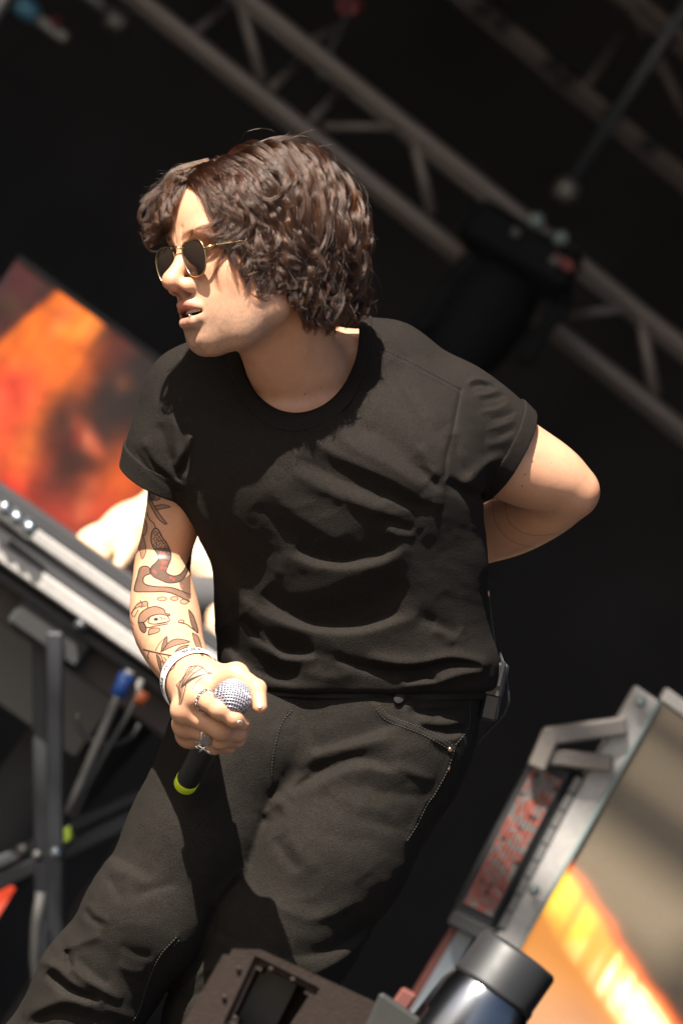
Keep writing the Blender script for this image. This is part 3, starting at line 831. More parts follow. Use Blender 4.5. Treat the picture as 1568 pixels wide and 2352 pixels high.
# feet to the floor
for (x, y, zq) in ((104, 2545, -2.62), (129, 2545, -2.50), (-330, 2185, -2.70), (-300, 2125, -2.78)):
    a = W(P(x, y, zq)); MB().tube([a, [a[0] - .02, a[1], .0]], .014, 8).world('foot', M_rubber, ks, True)
# cables, markers
M_bluetape = mat('blue_tape', (.006, .045, .20), rough=.5); M_orange = mat('orange_tape', (.30, .06, .015), rough=.5)
cb = empty('cable_loom', W(P(240, 1650, -2.46)), 'grey cable loom hanging below the case, taped blue and orange', 'cables')
MB().tube([P(300, 1540, -2.46), P(268, 1610, -2.46), P(228, 1700, -2.46), P(186, 1800, -2.46), P(156, 1872, -2.46)], .0085, 10).lean('cable', M_cable, cb, True)
MB().tube([P(325, 1560, -2.48), P(288, 1650, -2.48), P(240, 1730, -2.48), P(196, 1810, -2.48), P(172, 1880, -2.48)], .0060, 10).lean('cable', M_cable, cb, True)
MB().tube([P(95, 2050, -2.44), P(84, 2120, -2.44), P(80, 2200, -2.44), P(90, 2300, -2.44), P(98, 2560, -2.44)], .0095, 10).lean('cable', M_cable, cb, True)
MB().tube([P(250 + 70 * math.cos(a), 1650 + 62 * math.sin(a), -2.5) for a in np.linspace(.2, 3.3, 16)], .005, 8).lean('cable', M_rubber, cb, True)
MB().tube([P(293, 1548, -2.42), P(270, 1600, -2.42)], .0140, 12).lean('blue_tape', M_bluetape, cb, True)
MB().tube([P(314, 1597, -2.42), P(336, 1610, -2.42)], .0120, 12).lean('orange_tape', M_orange, cb, True)
rl = MB().tube([P(150, 1512, -2.66), P(400, 1704, -2.66), P(640, 1890, -2.66)], .008, 10).lean('thin_rail', M_cable, None, True)
tag(rl, 'thin pale rail sloping behind the cables below the case', 'rail')
# low LED screen behind the stand
Vm, Fm, u_, v_ = grid_px((-60, 1385), (262, 1612), (-150, 1510), -2.78, 60, 60)
pm, qm = to_px(Vm); c = np.zeros((len(Vm), 3)) + .004
lo_ = led_panel('led_screen', 'small dark LED screen low behind the stand legs', Vm, Fm, c, (.075, .068, .058))[0]
q0, q1, q2 = Vm[0], Vm[60], Vm[-61]; nn_ = unit(np.cross(q1 - q0, q2 - q0)); nn_ = nn_ if nn_[2] > 0 else -nn_
MB().box((q1 + q2) / 2 - nn_ * .045, unit(q1 - q0), unit(q2 - q0), nn_, np.linalg.norm(q1 - q0) / 2, np.linalg.norm(q2 - q0) / 2, .04, .003).lean('cabinet', M_black, lo_)
Vm, Fm, u_, v_ = grid_px((78, 1762), (-240, 1960), (118, 1930), -3.15, 60, 60)
pm, qm = to_px(Vm); c = np.zeros((len(Vm), 3)) + .004
c = over(c, blob(pm, qm, -10, 1950, 40, 40), (.8, .08, .02))
l3 = led_panel('led_screen', 'slanted beige LED screen at the left edge behind the cross bar', Vm, Fm, c, (.11, .092, .07))[0]
q0, q1, q2 = Vm[0], Vm[60], Vm[-61]; nn_ = unit(np.cross(q1 - q0, q2 - q0)); nn_ = nn_ if nn_[2] > 0 else -nn_
MB().box((q1 + q2) / 2 - nn_ * .045, unit(q1 - q0), unit(q2 - q0), nn_, np.linalg.norm(q1 - q0) / 2, np.linalg.norm(q2 - q0) / 2, .04, .003).lean('cabinet', M_black, l3)
Vm, Fm, u_, v_ = grid_px((36, 2040), (-100, 1950), (-24, 2140), -2.80, 30, 30)
pm, qm = to_px(Vm); c = np.zeros((len(Vm), 3)) + np.array([.34, .028, .008]) * (.75 + .3 * vnoise(np.stack([pm / 18, qm / 18], 1), 3))[:, None]
l4 = led_panel('led_screen', 'glowing red corner of an LED screen at the left edge', Vm, Fm, c, (.05, .03, .03))[0]
q0, q1, q2 = Vm[0], Vm[30], Vm[-31]; nn_ = unit(np.cross(q1 - q0, q2 - q0)); nn_ = nn_ if nn_[2] > 0 else -nn_
MB().box((q1 + q2) / 2 - nn_ * .045, unit(q1 - q0), unit(q2 - q0), nn_, np.linalg.norm(q1 - q0) / 2, np.linalg.norm(q2 - q0) / 2, .04, .003).lean('cabinet', M_black, l4)

# ------------------------------------------------------------------ the singer: shapes
HO = P(569, 590, 0.143)                        # middle of the head at eye level
hF = np.array([-.815, -.03, .572]); hF /= np.linalg.norm(hF)
hU = np.array([-.05, .985, -.10]); hS = np.cross(hU, hF); hS /= np.linalg.norm(hS); hU = np.cross(hF, hS)
HR = np.stack([hS, hU, hF], 1)                # head frame: x his left, y up, z forward
def H(x, y, z): return HO + HR @ np.array([x, y, z])
def toH(p): return ((p - _v(HO)) @ _v(HR))

def sd_head(q):
    ax = np.abs(q[:, 0]); m = np.stack([ax, q[:, 1], q[:, 2]], 1)     # mirrored
    d = sd_ell(q, (0, .036, -.008), (.0735, .083, .096))
    d = smin(d, sd_ell(q, (0, .045, .033), (.060, .058, .059)), .03)
    d = smin(d, sd_ell(q, (0, -.030, .028), (.060, .062, .056)), .03)
    d = smin(d, sd_ell(m, (.040, -.022, .050), (.021, .018, .021)), .030)              # cheekbones
    d = smin(d, sd_ell(m, (.032, -.054, .038), (.026, .032, .030)), .032)              # cheeks
    d = smin(d, sd_ell(q, (0, -.064, .057), (.034, .036, .036)), .025)                 # muzzle
    d = smin(d, sd_chain(m, [(.060, -.030, .002), (.052, -.066, .006), (.033, -.094, .042), (.008, -.101, .067)], [.016, .019, .0175, .0160], .015), .028)
    d = smin(d, sd_ell(q, (0, -.0985, .068), (.022, .0155, .0160)), .016)                # chin
    d = smin(d, sd_ell(q, (0, -.072, .030), (.046, .032, .046)), .03)                  # floor of the jaw
    d = smin(d, sd_chain(m, [(.006, .020, .085), (.028, .026, .079), (.048, .018, .060)], [.010, .010, .010], .01), .014)   # brow
    d = smax(d, -sd_ell(m, (.033, .001, .091), (.018, .013, .015)), .014)              # eye sockets
    d = smax(d, -sd_ell(q, (0, -.0895, .1005), (.020, .0060, .0085)), .014)            # hollow above the chin
    # nose
    d = smin(d, sd_chain(q, [(0, .012, .080), (0, -.006, .0945), (0, -.0265, .1120)], [.0090, .0088, .0105], .006), .014)
    d = smin(d, sd_ell(q, (0, -.0300, .1120), (.0118, .0104, .0112)), .007)
    d = smin(d, sd_ell(m, (.0140, -.0365, .0970), (.0078, .0092, .0120)), .008)
    d = smin(d, sd_cap(q, (0, -.037, .107), (0, -.045, .096), .0046), .006)
    d = smax(d, -sd_ell(m, (.0082, -.0440, .1020), (.0048, .0058, .0092)), .0025)
    # lips, parted
    d = smin(d, sd_chain(m, [(0, -.0582, .0965), (.008, -.0577, .0955), (.018, -.0625, .0890), (.0275, -.0690, .0770)], [.0056, .0058, .0044, .0022], .004), .006)
    d = smin(d, sd_chain(m, [(0, -.0790, .0935), (.009, -.0785, .0922), (.018, -.0757, .0868), (.0275, -.0702, .0770)], [.0072, .0070, .0052, .0022], .004), .006)
    d = smax(d, -sd_cap(q, (0, -.047, .1055), (0, -.054, .1065), .0016), .005)         # philtrum
    d = smax(d, -sd_ell(m, (0, -.0688, .0890), (.0235, .0046, .0230)), .0035)          # mouth opening
    # frown lines between the brows
    d = smax(d, -sd_cap(m, (.006, .018, .0990), (.009, .034, .0980), .0004), .0055)
    # ear
    e = sd_ell(m, (.0735, -.004, -.014), (.007, .031, .017))
    e = smax(e, -sd_ell(m, (.080, .000, -.010), (.006, .019, .009)), .006)
    e = smin(e, sd_ell(m, (.0735, -.033, -.006), (.0050, .0080, .0075)), .006)
    return smin(d, e, .006)

# torso as a stack of sections: picture row, left edge, right edge, depth of the middle, half depth
TORSO = np.array([
    [800, 560, 880, -.035, .060], [850, 480, 985, -.030, .085], [900, 438, 1040, -.020, .102], [960, 424, 1066, -.010, .112], [1020, 422, 1080, -.002, .118],
    [1100, 428, 1090, .002, .120], [1180, 448, 1100, .000, .118], [1250, 474, 1108, -.008, .115], [1310, 494, 1112, -.016, .112],
    [1380, 500, 1110, -.026, .110], [1450, 502, 1120, -.036, .110], [1510, 506, 1138, -.044, .112], [1560, 512, 1136, -.050, .112], [1620, 522, 1124, -.055, .110], [1700, 530, 1100, -.058, .105]])
def _cat(tab, n=500):
    t = np.linspace(0, len(tab) - 1, n); i = np.minimum(t.astype(int), len(tab) - 2); u = (t - i)[:, None]
    e = np.vstack([2 * tab[0] - tab[1], tab, 2 * tab[-1] - tab[-2]]); a, b, c, d = e[i], e[i + 1], e[i + 2], e[i + 3]
    return .5 * (2 * b + (c - a) * u + (2 * a - 5 * b + 4 * c - d) * u * u + (3 * b - a - 3 * c + d) * u ** 3)
def loft(tab):
    T = _cat(tab)
    zc = T[:, 3]; k = (DIST - zc) / DIST          # silhouettes lie near the middle depth
    y = (1176 - T[:, 0]) * S * k
    o = np.argsort(y)
    return [_v(q[o]) for q in (y, (T[:, 1] + T[:, 2] - 1568) / 2 * S * k, (T[:, 2] - T[:, 1]) / 2 * S * k, zc, T[:, 4])]
def sd_loft(p, L, n=2.3):
    y = p[:, 1]
    xc, a, zc, b = (np.interp(y, L[0], q).astype(F32) for q in L[1:])
    qx, qz = np.abs(p[:, 0] - xc) / a + 1e-5, np.abs(p[:, 2] - zc) / b + 1e-5
    r = (qx ** n + qz ** n) ** F32(1 / n)
    g = r ** (1 - n) * np.sqrt((qx ** (n - 1) / a) ** 2 + (qz ** (n - 1) / b) ** 2)
    return (r - 1) / np.maximum(g, 3.0)
LT = loft(TORSO)
yTop, yBot = P(0, 862)[1], P(0, 1588)[1]
SHR = [P(690, 888, -.035), P(560, 884, -.020), P(456, 918, -.005)]     # towards his right shoulder
SHL = [P(740, 850, -.040), P(880, 868, -.045), P(1030, 950, -.045)]    # towards his left shoulder
def sd_torso(p):
    d = sd_loft(p, LT)
    d = smax(d, p[:, 1] - yTop, .05)
    d = smin(d, sd_chain(p, SHR, [.060, .062, .062], .03), .05)
    d = smin(d, sd_chain(p, SHL, [.066, .063, .060], .03), .05)
    d = smin(d, sd_ell(p, P(905, 1085, .035), (.095, .085, .085)), .04)      # chest muscle
    d = smin(d, sd_ell(p, P(600, 1075, .040), (.080, .085, .085)), .04)
    return d
# arms
eR, wR = P(367, 1325, -.030), P(447, 1566, .205)
aR0 = P(452, 915, -.005)
dR = (eR - aR0) / np.linalg.norm(eR - aR0)
aL0, eL, wL = P(1030, 950, -.045), P(1316, 1137, -.085), P(1020, 1262, -.195)
dL = (eL - aL0) / np.linalg.norm(eL - aL0)
# fingers of the hand on the microphone: joints with depths
FING = {
    'index': ([(452, 1596, .256), (506, 1628, .300), (538, 1650, .301), (557, 1662, .290)], [.0130, .0120, .0104, .0088]),
    'middle': ([(424, 1632, .244), (508, 1674, .266), (548, 1682, .250), (562, 1664, .232)], [.0136, .0124, .0108, .0092]),
    'ring': ([(426, 1664, .226), (506, 1696, .248), (545, 1696, .231), (556, 1680, .212)], [.0130, .0116, .0102, .0088]),
    'pinky': ([(436, 1686, .206), (490, 1711, .232), (525, 1712, .217), (538, 1698, .200)], [.0116, .0102, .0090, .0078]),
    'thumb': ([(484, 1556, .226), (542, 1551, .250), (590, 1582, .280), (597, 1624, .292)], [.0150, .0128, .0110, .0088]),
}
FJ = {k: [P(*q) for q in v[0]] for k, v in FING.items()}
MIC_B = P(534, 1604, .292)                    # ball of the microphone
MIC_A = np.array([.27, .49, .83]); MIC_A /= np.linalg.norm(MIC_A)
def sd_hand(p):
    d = sd_cap(p, wR, (FJ['index'][0] + FJ['middle'][0]) / 2, .024, .016)
    for k, r in (('index', .0150), ('middle', .0150), ('ring', .0140), ('pinky', .0125)):
        d = smin(d, sd_cap(p, wR * .8 + FJ[k][0] * .2, FJ[k][0], .018, r), .012)
    d = smin(d, sd_cap(p, FJ['index'][0] * .5 + wR * .5, FJ['thumb'][1], .020, .0125), .016)      # web of the thumb
    d = smin(d, sd_cap(p, wR, FJ['thumb'][0], .022, .0160), .014)
    d = smin(d, sd_cap(p, FJ['pinky'][0], wR, .016, .022), .012)
    for k in FJ:
        j, r = FJ[k], FING[k][1]
        f = sd_chain(p, j, r, .004)
        f = smin(f, sd_ell(p, j[0], (r[0] * 1.06,) * 3), .008)          # knuckles
        f = smin(f, sd_ell(p, j[1], (r[1] * 1.02,) * 3), .006)
        d = smin(d, f, .0075 if k != 'thumb' else .010)
    return d
def sd_body(p):
    d = in_box(p, HO - .17, HO + .17, lambda q: sd_head(toH(q)))
    # neck, muscles
    nb, nt_ = P(706, 925, -.010), H(0, -.045, -.030)
    k = sd_cap(p, nb, nt_, .064, .054)
    k = smin(k, sd_cap(p, H(.062, -.030, -.022), P(668, 930, .048), .013, .012), .022)        # muscle from ear to collarbone
    k = smin(k, sd_cap(p, H(0, -.070, .012), P(655, 920, .045), .022, .016), .03)             # throat
    k = smin(k, sd_cap(p, P(690, 935, .050), P(850, 868, .000), .010, .010), .02)             # collarbone
    d = smin(d, k, .022)
    t = in_box(p, P(380, 1180, -.2), P(1100, 700, .25), lambda q: smax(sd_torso(q) + .010 + .012 * np.clip((P(0, 965)[1] - q[:, 1]) / .03, 0, 1), P(0, 1120)[1] - q[:, 1], .02))
    d = smin(d, t, .016)
    # his right arm
    def armR(q):
        e = sd_chain(q, [aR0, aR0 + dR * .12, aR0 + dR * .20, eR], [.046, .0345, .0325, .0285], .006)
        e = smin(e, sd_ell(q, aR0 + dR * .13 + np.array([.004, 0, .010]), (.026, .055, .030), None), .02)
        f = sd_limb(q, [P(371, 1312, -.030), P(380, 1415, .045), P(402, 1492, .128), wR], [.0340, .0430, .0365, .0280])
        e = smin(e, f, .010)
        return smin(e, sd_hand(q), .022)
    d = smin(d, in_box(p, P(230, 1790, -.16), P(680, 860, .40), armR), .012)
    def armL(q):
        e = sd_limb(q, [aL0, P(1120, 1020, -.060), P(1200, 1068, -.073), P(1266, 1098, -.082), P(1324, 1124, -.090)], [.0535, .0535, .0510, .0430, .0270])
        f = sd_limb(q, [P(1316, 1140, -.094), P(1262, 1165, -.122), P(1190, 1198, -.160), P(1120, 1226, -.190), wL], [.0265, .0355, .0390, .0360, .028])
        f = smin(f, sd_ell(q, wL + np.array([-.05, .0, -.01]), (.045, .04, .018)), .02)
        return smin(e, f, .018)
    d = smin(d, in_box(p, P(900, 1420, -.32), P(1460, 820, .12), armL), .012)
    return d

# ------------------------------------------------------------------ T-shirt
hemR_c, hemR_n = P(365, 1112, .0), np.array([-.42, -.86, -.28]); hemR_n /= np.linalg.norm(hemR_n)
hemL_c, hemL_n = P(1166, 1052, -.065), np.array([.84, -.47, -.22]); hemL_n /= np.linalg.norm(hemL_n)
NC, NX = P(690, 768, .0), np.array([.03, .24, -.95]); NX /= np.linalg.norm(NX)
nE1 = np.cross(NX, [0, 0, 1.]); nE1 = np.array([1., 0, 0]) - NX * NX[0]; nE1 /= np.linalg.norm(nE1); nE2 = np.cross(NX, nE1)
def sd_neckhole(p):
    q = p - _v(NC)
    a, b = q @ _v(nE1) / .0735, q @ _v(nE2) / .0735
    r = np.sqrt(a * a + b * b)
    return (r - 1) * .0735
RS = Relief()
def build_shirt_relief(R):
    f = R.fold
    z5 = lambda *q: [(718.7 + .4375 * x, 718.7 + .4375 * y) for x, y in q]
    z4 = lambda *q: [(277.7 + .41667 * x, 718.7 + .41667 * y) for x, y in q]
    z7 = lambda *q: [(457.3 + .47917 * x, 1388.3 + .47917 * y) for x, y in q]
    # shoulder, chest: folds that run from the collar and out of the armpit
    f(z5((285, 170), (340, 290), (430, 420)), -.0035, 9, 16)
    f(z5((300, 110), (390, 190), (520, 260)), -.0020, 8, 12)
    f(z5((400, 250), (500, 420), (600, 590), (690, 690)), -.0045, 14, 26)
    f(z5((470, 300), (570, 460), (680, 600)), .0030, 16, 24)
    f(z5((150, 440), (240, 600), (360, 650), (470, 760), (600, 880)), -.0095, 16, 36)
    f(z5((60, 560), (190, 690), (320, 760), (450, 830), (580, 930)), .0065, 14, 38)
    f(z5((-60, 640), (120, 740), (300, 820), (430, 880), (580, 980), (690, 1000)), .0075, 16, 32)
    f(z5((-80, 760), (100, 850), (290, 930), (450, 990), (640, 1010)), -.0080, 20, 26)
    f(z5((-120, 830), (60, 930), (240, 1000), (420, 1060), (520, 1110)), .0050, 16, 34)
    f(z5((560, 690), (600, 790), (660, 870)), .0030, 10, 16)
    f(z5((520, 760), (580, 850), (680, 930)), -.0035, 9, 14)
    f(z5((360, 980), (440, 1010), (520, 1060)), .0022, 9, 16)
    f(z5((340, 1060), (430, 1110), (540, 1130)), -.0025, 12, 16)
    f(z5((380, 1130), (440, 1160), (540, 1170)), .0025, 9, 14)
    f(z5((-260, 900), (-120, 1030), (60, 1150), (200, 1220)), .0025, 18, 26)
    f(z5((-300, 1000), (-160, 1130), (0, 1240)), -.0025, 18, 26)
    # the long belly folds
    f(z4((960, 1290), (1090, 1350), (1260, 1368), (1440, 1330), (1530, 1260)), -.0085, 9, 40)
    f(z4((880, 1330), (1060, 1400), (1240, 1420), (1440, 1385), (1600, 1290)), .0060, 34, 14)
    f(z4((1568, 1200), (1400, 1360), (1200, 1480), (900, 1560)), .0035, 30, 60)
    f([(940, 1340), (840, 1400), (700, 1440)], -.004, 40, 30)
    f(z7((300, -60), (420, 40), (560, 95), (760, 95), (980, 30)), -.0110, 10, 40)
    f(z7((200, -20), (340, 70), (540, 130), (780, 140), (1050, 60)), .0070, 40, 14)
    f(z7((200, 60), (300, 170), (420, 225), (560, 235)), -.0085, 10, 30)
    f(z7((280, 130), (370, 240), (440, 262), (570, 262)), .0055, 18, 9)
    f(z7((560, 130), (700, 230), (900, 280), (1080, 290)), .0040, 26, 30)
    f(z7((640, 260), (860, 320), (1040, 318), (1210, 280), (1360, 296)), -.0075, 9, 20)
    f(z7((800, 255), (950, 283), (1070, 280), (1200, 255), (1330, 275), (1385, 310)), .0085, 9, 13)
    f(z7((980, 372), (1080, 345), (1130, 372), (1110, 390)), -.0065, 7, 11)
    f(z7((960, 392), (1080, 384), (1150, 372), (1250, 338), (1370, 318)), .0070, 9, 12)
    f(z7((1110, 120), (1180, 145), (1225, 185)), .0030, 12, 18)
    f(z7((1040, 60), (1130, 90), (1240, 150)), -.0040, 12, 20)
    f(z7((100, 120), (180, 230), (300, 330), (480, 380)), -.0060, 20, 26)
    f(z7((110, 200), (220, 320), (420, 390), (620, 400)), .0050, 20, 16)
    f(z7((480, 320), (600, 350), (760, 330)), .0040, 22, 22)
    # his right side: straight fold from the armpit down the flank
    f([(432, 1090), (462, 1190), (520, 1310), (575, 1420), (640, 1510)], .0060, 20, 26)
    f([(470, 1240), (520, 1350), (545, 1450), (560, 1530)], -.0050, 16, 24)
    f([(424, 960), (440, 1040), (434, 1120)], .0050, 12, 18)
    # right sleeve
    f(z4((120, 690), (170, 800), (270, 900), (370, 960)), .0045, 9, 14)
    f(z4((130, 740), (190, 850), (300, 940)), -.0045, 8, 11)
    f(z4((210, 610), (260, 760), (290, 850)), -.0032, 9, 13)
    f(z4((290, 560), (300, 680), (300, 800)), .0035, 9, 13)
    f(z4((390, 660), (340, 760), (295, 850)), .0065, 8, 14)
    f(z4((400, 720), (360, 830), (320, 900), (370, 950)), -.0030, 9, 14)
    f(z4((330, 880), (370, 930), (385, 1010)), .004, 8, 10)
    f(z4((80, 760), (150, 860), (260, 950), (370, 1000)), -.0030, 6, 6)
    # left sleeve: pleats that fan from the shoulder seam to the cuff
    for (pa, h, w, w2) in ([(800, 372), (850, 345), (900, 350), (945, 372)], .0034, 9, 5), ([(822, 395), (872, 382), (930, 392)], -.0028, 6, 8), \
                      ([(845, 430), (905, 425), (985, 402)], .0026, 10, 6), ([(880, 462), (950, 450), (1015, 432)], -.0016, 6, 9), \
                      ([(872, 520), (960, 505), (1040, 465)], .0022, 12, 6), ([(930, 566), (1000, 548), (1062, 520)], -.0022, 5, 10), \
                      ([(905, 612), (985, 590), (1066, 556)], .0020, 10, 6), ([(960, 652), (1015, 632), (1066, 600)], -.0018, 5, 9), \
                      ([(900, 690), (980, 680), (1060, 640)], .0020, 14, 9), ([(760, 900), (830, 860), (900, 800), (1000, 740)], .0040, 22, 14), \
                      ([(700, 880), (800, 940), (900, 960)], -.0060, 16, 12), ([(740, 640), (760, 760), (820, 880)], -.0040, 18, 12):
        k_ = .72 if w < 13 else 1.0
        f(z5(*pa), h * (.85 if k_ < 1 else 1), w * k_, w2 * k_)
    # set-in seams
    f(z5((270, 160), (420, 230), (600, 320), (775, 412)), -.0016, 3, 3, taper=0)
    f(z5((262, 168), (414, 242), (592, 332), (768, 424)), .0010, 5, 5, taper=0)
    f(z5((775, 400), (752, 520), (730, 640), (700, 760), (690, 860)), -.0020, 4, 4, taper=0)
    f(z4((430, 250), (340, 275), (255, 330)), -.0016, 3, 3, taper=0)
    f(z4((255, 330), (215, 420), (205, 560)), -.0010, 4, 4, taper=0)
    rg = np.random.default_rng(77)
    arm = np.array([1085., 1120.])
    for _ in range(95):                                     # fine creases: they fan out of the left armpit, hang from the collar, ring the waist
        y = rg.uniform(900, 1560); x = rg.uniform(450, 1090)
        dv = arm - np.array([x, y]); dist = np.linalg.norm(dv); dv /= dist + 1e-6
        if dist > 430 or rg.uniform() < .3: dv = np.array([1., .25 * math.sin(x / 90.)]) if y > 1350 else np.array([.6, .8])
        a_ = rg.normal() * .18; ca_, sa_ = math.cos(a_), math.sin(a_); dv = np.array([dv[0] * ca_ - dv[1] * sa_, dv[0] * sa_ + dv[1] * ca_])
        L_ = rg.uniform(40, 130); nv = np.array([-dv[1], dv[0]]); b_ = rg.normal() * 10
        p0_ = np.array([x, y]); w_ = rg.uniform(4, 9)
        f([tuple(p0_ - dv * L_ / 2), tuple(p0_ + nv * b_), tuple(p0_ + dv * L_ / 2)], rg.choice([-1, 1]) * rg.uniform(.0002, .0008), w_, w_ * rg.uniform(1.2, 2.4))
    R.noise(110, .0013, .5, 2.4, 3); R.noise(40, .0004, .6, 2.6, 5); R.noise(16, .00025, .3, 1.5, 8)
build_shirt_relief(RS)
RS.h[425:585, 270:372] = np.maximum(RS.h[425:585, 270:372], -.0035)
RS.h = (.014 * np.tanh(RS.h * 1.15 / .014)).astype(F32)
def front(p, L):
    zc = np.interp(p[:, 1], L[0], L[3]).astype(F32)
    return np.clip((p[:, 2] - zc + .015) / .05, 0, 1)
def sd_shirt(p):
    t = sd_torso(p) - .004
    t = smax(t, yBot - p[:, 1], .010)
    s = sd_chain(p, [aR0, aR0 + (hemR_c - aR0) * .55, hemR_c + hemR_n * .04], [.060, .056, .0475], .02)
    s = smax(s, (p - _v(hemR_c)) @ _v(hemR_n), .004)
    cav = smax(sd_cap(p, hemR_c - hemR_n * .06, hemR_c + hemR_n * .06, .0430, .0415), -((p - _v(hemR_c)) @ _v(hemR_n)) - .010, .003)
    s = smax(s, -cav, .003)
    u = sd_chain(p, [aL0, aL0 + (hemL_c - aL0) * .5, hemL_c + hemL_n * .04], [.062, .064, .0575], .02)
    u = smax(u, (p - _v(hemL_c)) @ _v(hemL_n), .004)
    cav = smax(sd_cap(p, hemL_c - hemL_n * .06, hemL_c + hemL_n * .07, .0540, .0500), -((p - _v(hemL_c)) @ _v(hemL_n)) - .010, .003)
    u = smax(u, -cav, .003)
    d = smin(smin(t, s, .026), u, .026)
    hz = sd_neckhole(p)
    band = np.clip((hz - .013) / .004, 0, 1)
    d = d - RS.at(p) * np.clip((p[:, 2] + .075) / .05, 0, 1) * np.clip((hz - .006) / .02, 0, 1)
    d = smax(d, -np.where(p[:, 1] > P(0, 1040)[1], hz, 1), .003)
    return d
def sd_collar(p):
    t = sd_torso(p) - .004
    hz = sd_neckhole(p)
    shell = np.abs(t + .0002) - .0021
    d = smax(shell, np.abs(hz - .0072) - .0082, .002)
    return np.where(p[:, 1] > P(0, 1040)[1], d, 1)
def sd_cuff(p, which):
    c, n, a0, r0, r1 = (hemR_c, hemR_n, aR0, .0502, .0482) if which == 'R' else (hemL_c, hemL_n, aL0, .0605, .0580)
    ax_h = (p - _v(c)) @ _v(n)
    s = sd_chain(p, [a0, a0 + (c - a0) * .55, c + n * .04], [.060, .056, .0475] if which == 'R' else [.062, .064, .0575], .02)
    w = .026 if which == 'R' else .020
    q = smax(np.abs(s - .0005) - .0022, np.abs(ax_h + w / 2) - w / 2 - .001, .0022)
    return q - RS.at(p) * .45 * np.clip((p[:, 2] + .075) / .05, 0, 1)

